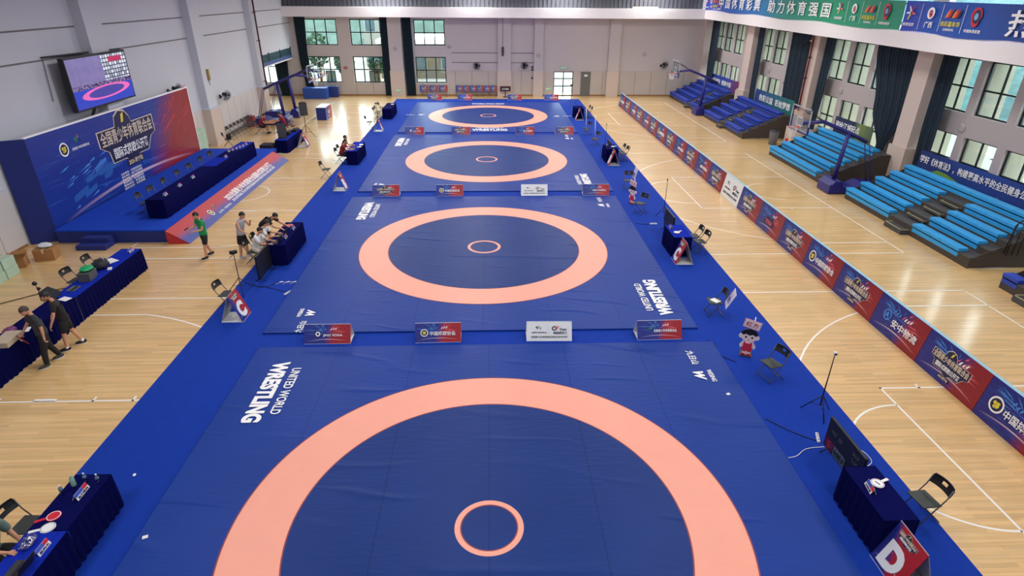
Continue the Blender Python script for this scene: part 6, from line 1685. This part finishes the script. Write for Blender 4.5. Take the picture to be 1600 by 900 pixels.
    for nm in 'LR':
        n0 = len(vv); vv.append(J['hip' + nm]); rr2.append(0.132 * k); ee.append((1, n0))
        vv.append(J['hip' + nm].lerp(J['kne' + nm], 0.5)); rr2.append(0.102 * k); ee.append((n0, n0 + 1))
        vv.append(J['hip' + nm].lerp(J['kne' + nm], 0.88 if not long_pants else 1.0)); rr2.append(0.094 * k if not long_pants else 0.078 * k); ee.append((n0 + 1, n0 + 2))
        if long_pants:
            vv.append(J['kne' + nm].lerp(J['ank' + nm], 0.5)); rr2.append(0.072 * k); ee.append((n0 + 2, n0 + 3))
            vv.append(J['kne' + nm].lerp(J['ank' + nm], 0.95)); rr2.append(0.062 * k); ee.append((n0 + 3, n0 + 4))
    cloth('trousers' if long_pants else 'shorts', vv, ee, rr2, pants, 1)
    for nm in 'LR':
        a = J['ank' + nm]; g = V((a.x, a.y, 0)) if pose.get('grounded', True) else a
        zf = min(a.z - 0.085 * k, 0.03) if pose.get('grounded', True) else 0
        z0 = max(0.0, a.z - 0.088 * k)
        mb = MB(); mb.ball((a.x, a.y - 0.06 * k, z0 + 0.045 * k), (0.048 * k, 0.135 * k, 0.05 * k), 2); mb.ball((a.x, a.y + 0.01 * k, z0 + 0.065 * k), (0.045 * k, 0.06 * k, 0.06 * k), 2)
        for v in mb.bm.verts: v.co.z = max(v.co.z, z0 + 0.004)
        sh_ = mb.build('shoe', shoes, t)
        so = MB().ball((a.x, a.y - 0.06 * k, z0 + 0.012), (0.05 * k, 0.138 * k, 0.014), 2).build('sole', M_WHP, sh_)
        if sock: MB().tube([(a.x, a.y, z0 + 0.07 * k), tuple(a.lerp(J['kne' + nm], 0.22))], 0.046 * k, 10).build('sock', sock, t)
    t['joints'] = 0; del t['joints']
    return t, J
def hand_world(t, J, nm, d=0.09):
    p = J['wri' + nm] + J['fd' + nm] * d
    return t.location + Matrix.Rotation(t.rotation_euler.z, 3, 'Z') @ p
C_BLK = noisy('cloth_black', (26, 26, 30), 0.2, 12, 0.85); C_GRN = noisy('cloth_green', (18, 148, 84), 0.1, 10, 0.8); C_GRY = noisy('cloth_grey', (170, 174, 184), 0.08, 10, 0.8)
C_WHT = noisy('cloth_white', (226, 228, 230), 0.05, 10, 0.8); C_RED = noisy('cloth_dark_red', (132, 30, 44), 0.12, 10, 0.8); C_OLV = noisy('cloth_sage', (96, 118, 110), 0.1, 10, 0.8); C_CHR = noisy('cloth_charcoal', (52, 54, 60), 0.15, 10, 0.85); C_BEI = noisy('cloth_beige', (206, 196, 180), 0.1, 10, 0.8)
SITH = 0.545
sit = dict(hip=SITH, lean=14, legL=(84, 86, 6), legR=(80, 78, 6), armL=(38, 6, 52, 10), armR=(38, 6, 52, 10), head=(18, 0))
def P(base, **kw): d = dict(base); d.update(kw); return d
p, J = person('person in green t-shirt and black shorts walking on the wood floor with a phone', (-9.92, 19.75, 0), rad(-40), C_GRN, C_BLK, M_BLACK, dict(lean=3, legL=(14, 10, 3), legR=(-8, 14, 3), armL=(18, 10, 70, 18), armR=(22, 12, 72, 18), head=(24, 12), hip=0.905))
q = hand_world(p, J, 'R', 0.09)
t = thing('phone', 'black phone held by the person in the green t-shirt', 'phone', (q.x, q.y, q.z + 0.012), rad(-40))
MB().box((0, 0, 0), (0.075, 0.15, 0.010), (rad(20), 0, 0), 0.003).build('phone_body', M_BLACK, t); MB().box((0, 0, 0.0065), (0.066, 0.138, 0.002), (rad(20), 0, 0)).build('phone_glass', M_DGREY, t)
person('person in grey sleeveless top standing, hand raised to mouth, watching the laptops', (-8.62, 19.72, 0), rad(72), C_GRY, C_BLK, mat('shoe_grey', (170, 170, 172), 0.6), dict(lean=12, legL=(4, 6, 4), legR=(-2, 4, 4), armL=(36, 4, 108, 22), armR=(28, 18, 40, 10), head=(22, 0), hip=0.915), sleeve=0.0)
person('person in white t-shirt on a folding chair, nearer of two at the laptops', (-7.98, 19.18, ZC_), FR - rad(4), C_WHT, C_BEI, M_WHP, P(sit, lean=18), sleeve=0.75, sock=M_WHP)
person('person in white t-shirt on a folding chair, farther of two at the laptops', (-7.98, 19.86, ZC_), FR, C_WHT, C_BLK, M_BLACK, P(sit, lean=16, head=(22, 6)), sleeve=0.75)
person('person in black t-shirt bending over the left table of the second mat', (-8.2, 20.66, ZC_), FR - rad(14), C_BLK, C_BLK, M_BLACK, dict(hip=0.84, lean=58, legL=(18, 20, 6), legR=(-4, 18, 6), armL=(46, 10, 26, 6), armR=(46, 12, 30, 14), head=(10, -10)), sleeve=0.7)
chair(-8.06, 19.18, FR - rad(4), 'folding chair under the nearer person in white at the laptops', G1, ZC_)
chair(-8.06, 19.86, FR, 'folding chair under the farther person in white at the laptops', G1, ZC_)
person('person in dark red shirt seated at the left table by the third mat', (-8.0, 32.62, ZC_), FR, C_RED, C_BLK, M_BLACK, P(sit, lean=20, head=(14, 0)), sleeve=0.7)
person('person in black shirt seated beyond the dark red shirt, left of third mat', (-8.05, 33.4, ZC_), FR, C_BLK, C_BLK, M_BLACK, P(sit, lean=10, head=(4, 20)), sleeve=0.7)
chair(-8.08, 32.62, FR, 'folding chair under the dark red shirt, left of the third mat', G1, ZC_)
chair(-8.13, 33.4, FR, 'folding chair under the black shirt, left of the third mat', G1, ZC_)
p, J = person('man in black walking before the long left table, holding red and white booklets', (-11.02, 13.05, 0), rad(-38), C_CHR, C_BLK, mat('shoe_bw', (60, 60, 60), 0.6), dict(lean=7, legL=(16, 10, 2), legR=(-10, 12, 2), armL=(-6, 20, 12, 0), armR=(16, 22, 20, 0), head=(30, 20), hip=0.905, curl=50), sleeve=0.85, long_pants=True, hair=mat('cropped_hair', (70, 58, 52), 0.7))
q = hand_world(p, J, 'R', 0.12)
t = thing('booklet', 'red booklet in the hand of the man in black', 'booklet', (q.x, q.y, q.z - 0.02), rad(-20))
MB().box((0.05, -0.02, -0.06), (0.2, 0.02, 0.28), (rad(30), rad(20), 0), 0.003).build('cover', mat('booklet_red', (150, 40, 56), 0.5), t); MB().box((0.05, -0.032, -0.063), (0.17, 0.004, 0.2), (rad(30), rad(20), 0)).build('printed_panel', mat('booklet_print', (200, 120, 130), 0.5), t)
t = thing('booklet', 'white printed leaflet in the hand of the man in black', 'booklet', (q.x - 0.03, q.y - 0.03, q.z - 0.02), rad(-20))
MB().box((-0.12, -0.01, -0.07), (0.2, 0.008, 0.24), (rad(30), rad(-25), 0), 0.002).build('sheet', M_PAPER, t); MB().box((-0.12, -0.017, -0.072), (0.14, 0.003, 0.16), (rad(30), rad(-25), 0)).build('printed_panel', M_BOARDG, t)
person('man in black t-shirt walking behind the man with booklets, white socks', (-10.95, 13.78, 0), rad(-60), C_BLK, C_BLK, M_BLACK, dict(lean=10, legL=(14, 12, 2), legR=(-10, 12, 2), armL=(12, 20, 14, 0), armR=(10, 22, 20, 0), head=(26, 10), hip=0.905), sleeve=0.7, sock=M_WHP)
person('person in sage t-shirt and black shorts seated at the bottom left edge', (-7.84, 6.84, ZC_), FR - rad(10), C_OLV, C_BLK, M_BLACK, P(sit, lean=16, head=(16, 10), armL=(10, 12, 48, 16)), sleeve=0.85)
chair(-7.92, 6.84, FR - rad(10), 'folding chair under the person in sage at the bottom left', G1, ZC_)
person('person in dark red shirt seated left of the wooden-topped table', (-14.95, 40.3, 0), FR, C_RED, C_BLK, M_BLACK, P(sit, lean=22, head=(26, 0)), sleeve=0.7)
person('person in dark red shirt seated right of the wooden-topped table', (-13.5, 40.75, 0), FL, C_RED, C_BLK, M_BLACK, P(sit, lean=18, head=(24, 0)), sleeve=0.7)
chair(-15.03, 40.3, FR, 'folding chair under the left person in dark red', 'chairs along the left wall')
chair(-13.42, 40.75, FL, 'folding chair under the right person in dark red', 'chairs along the left wall')
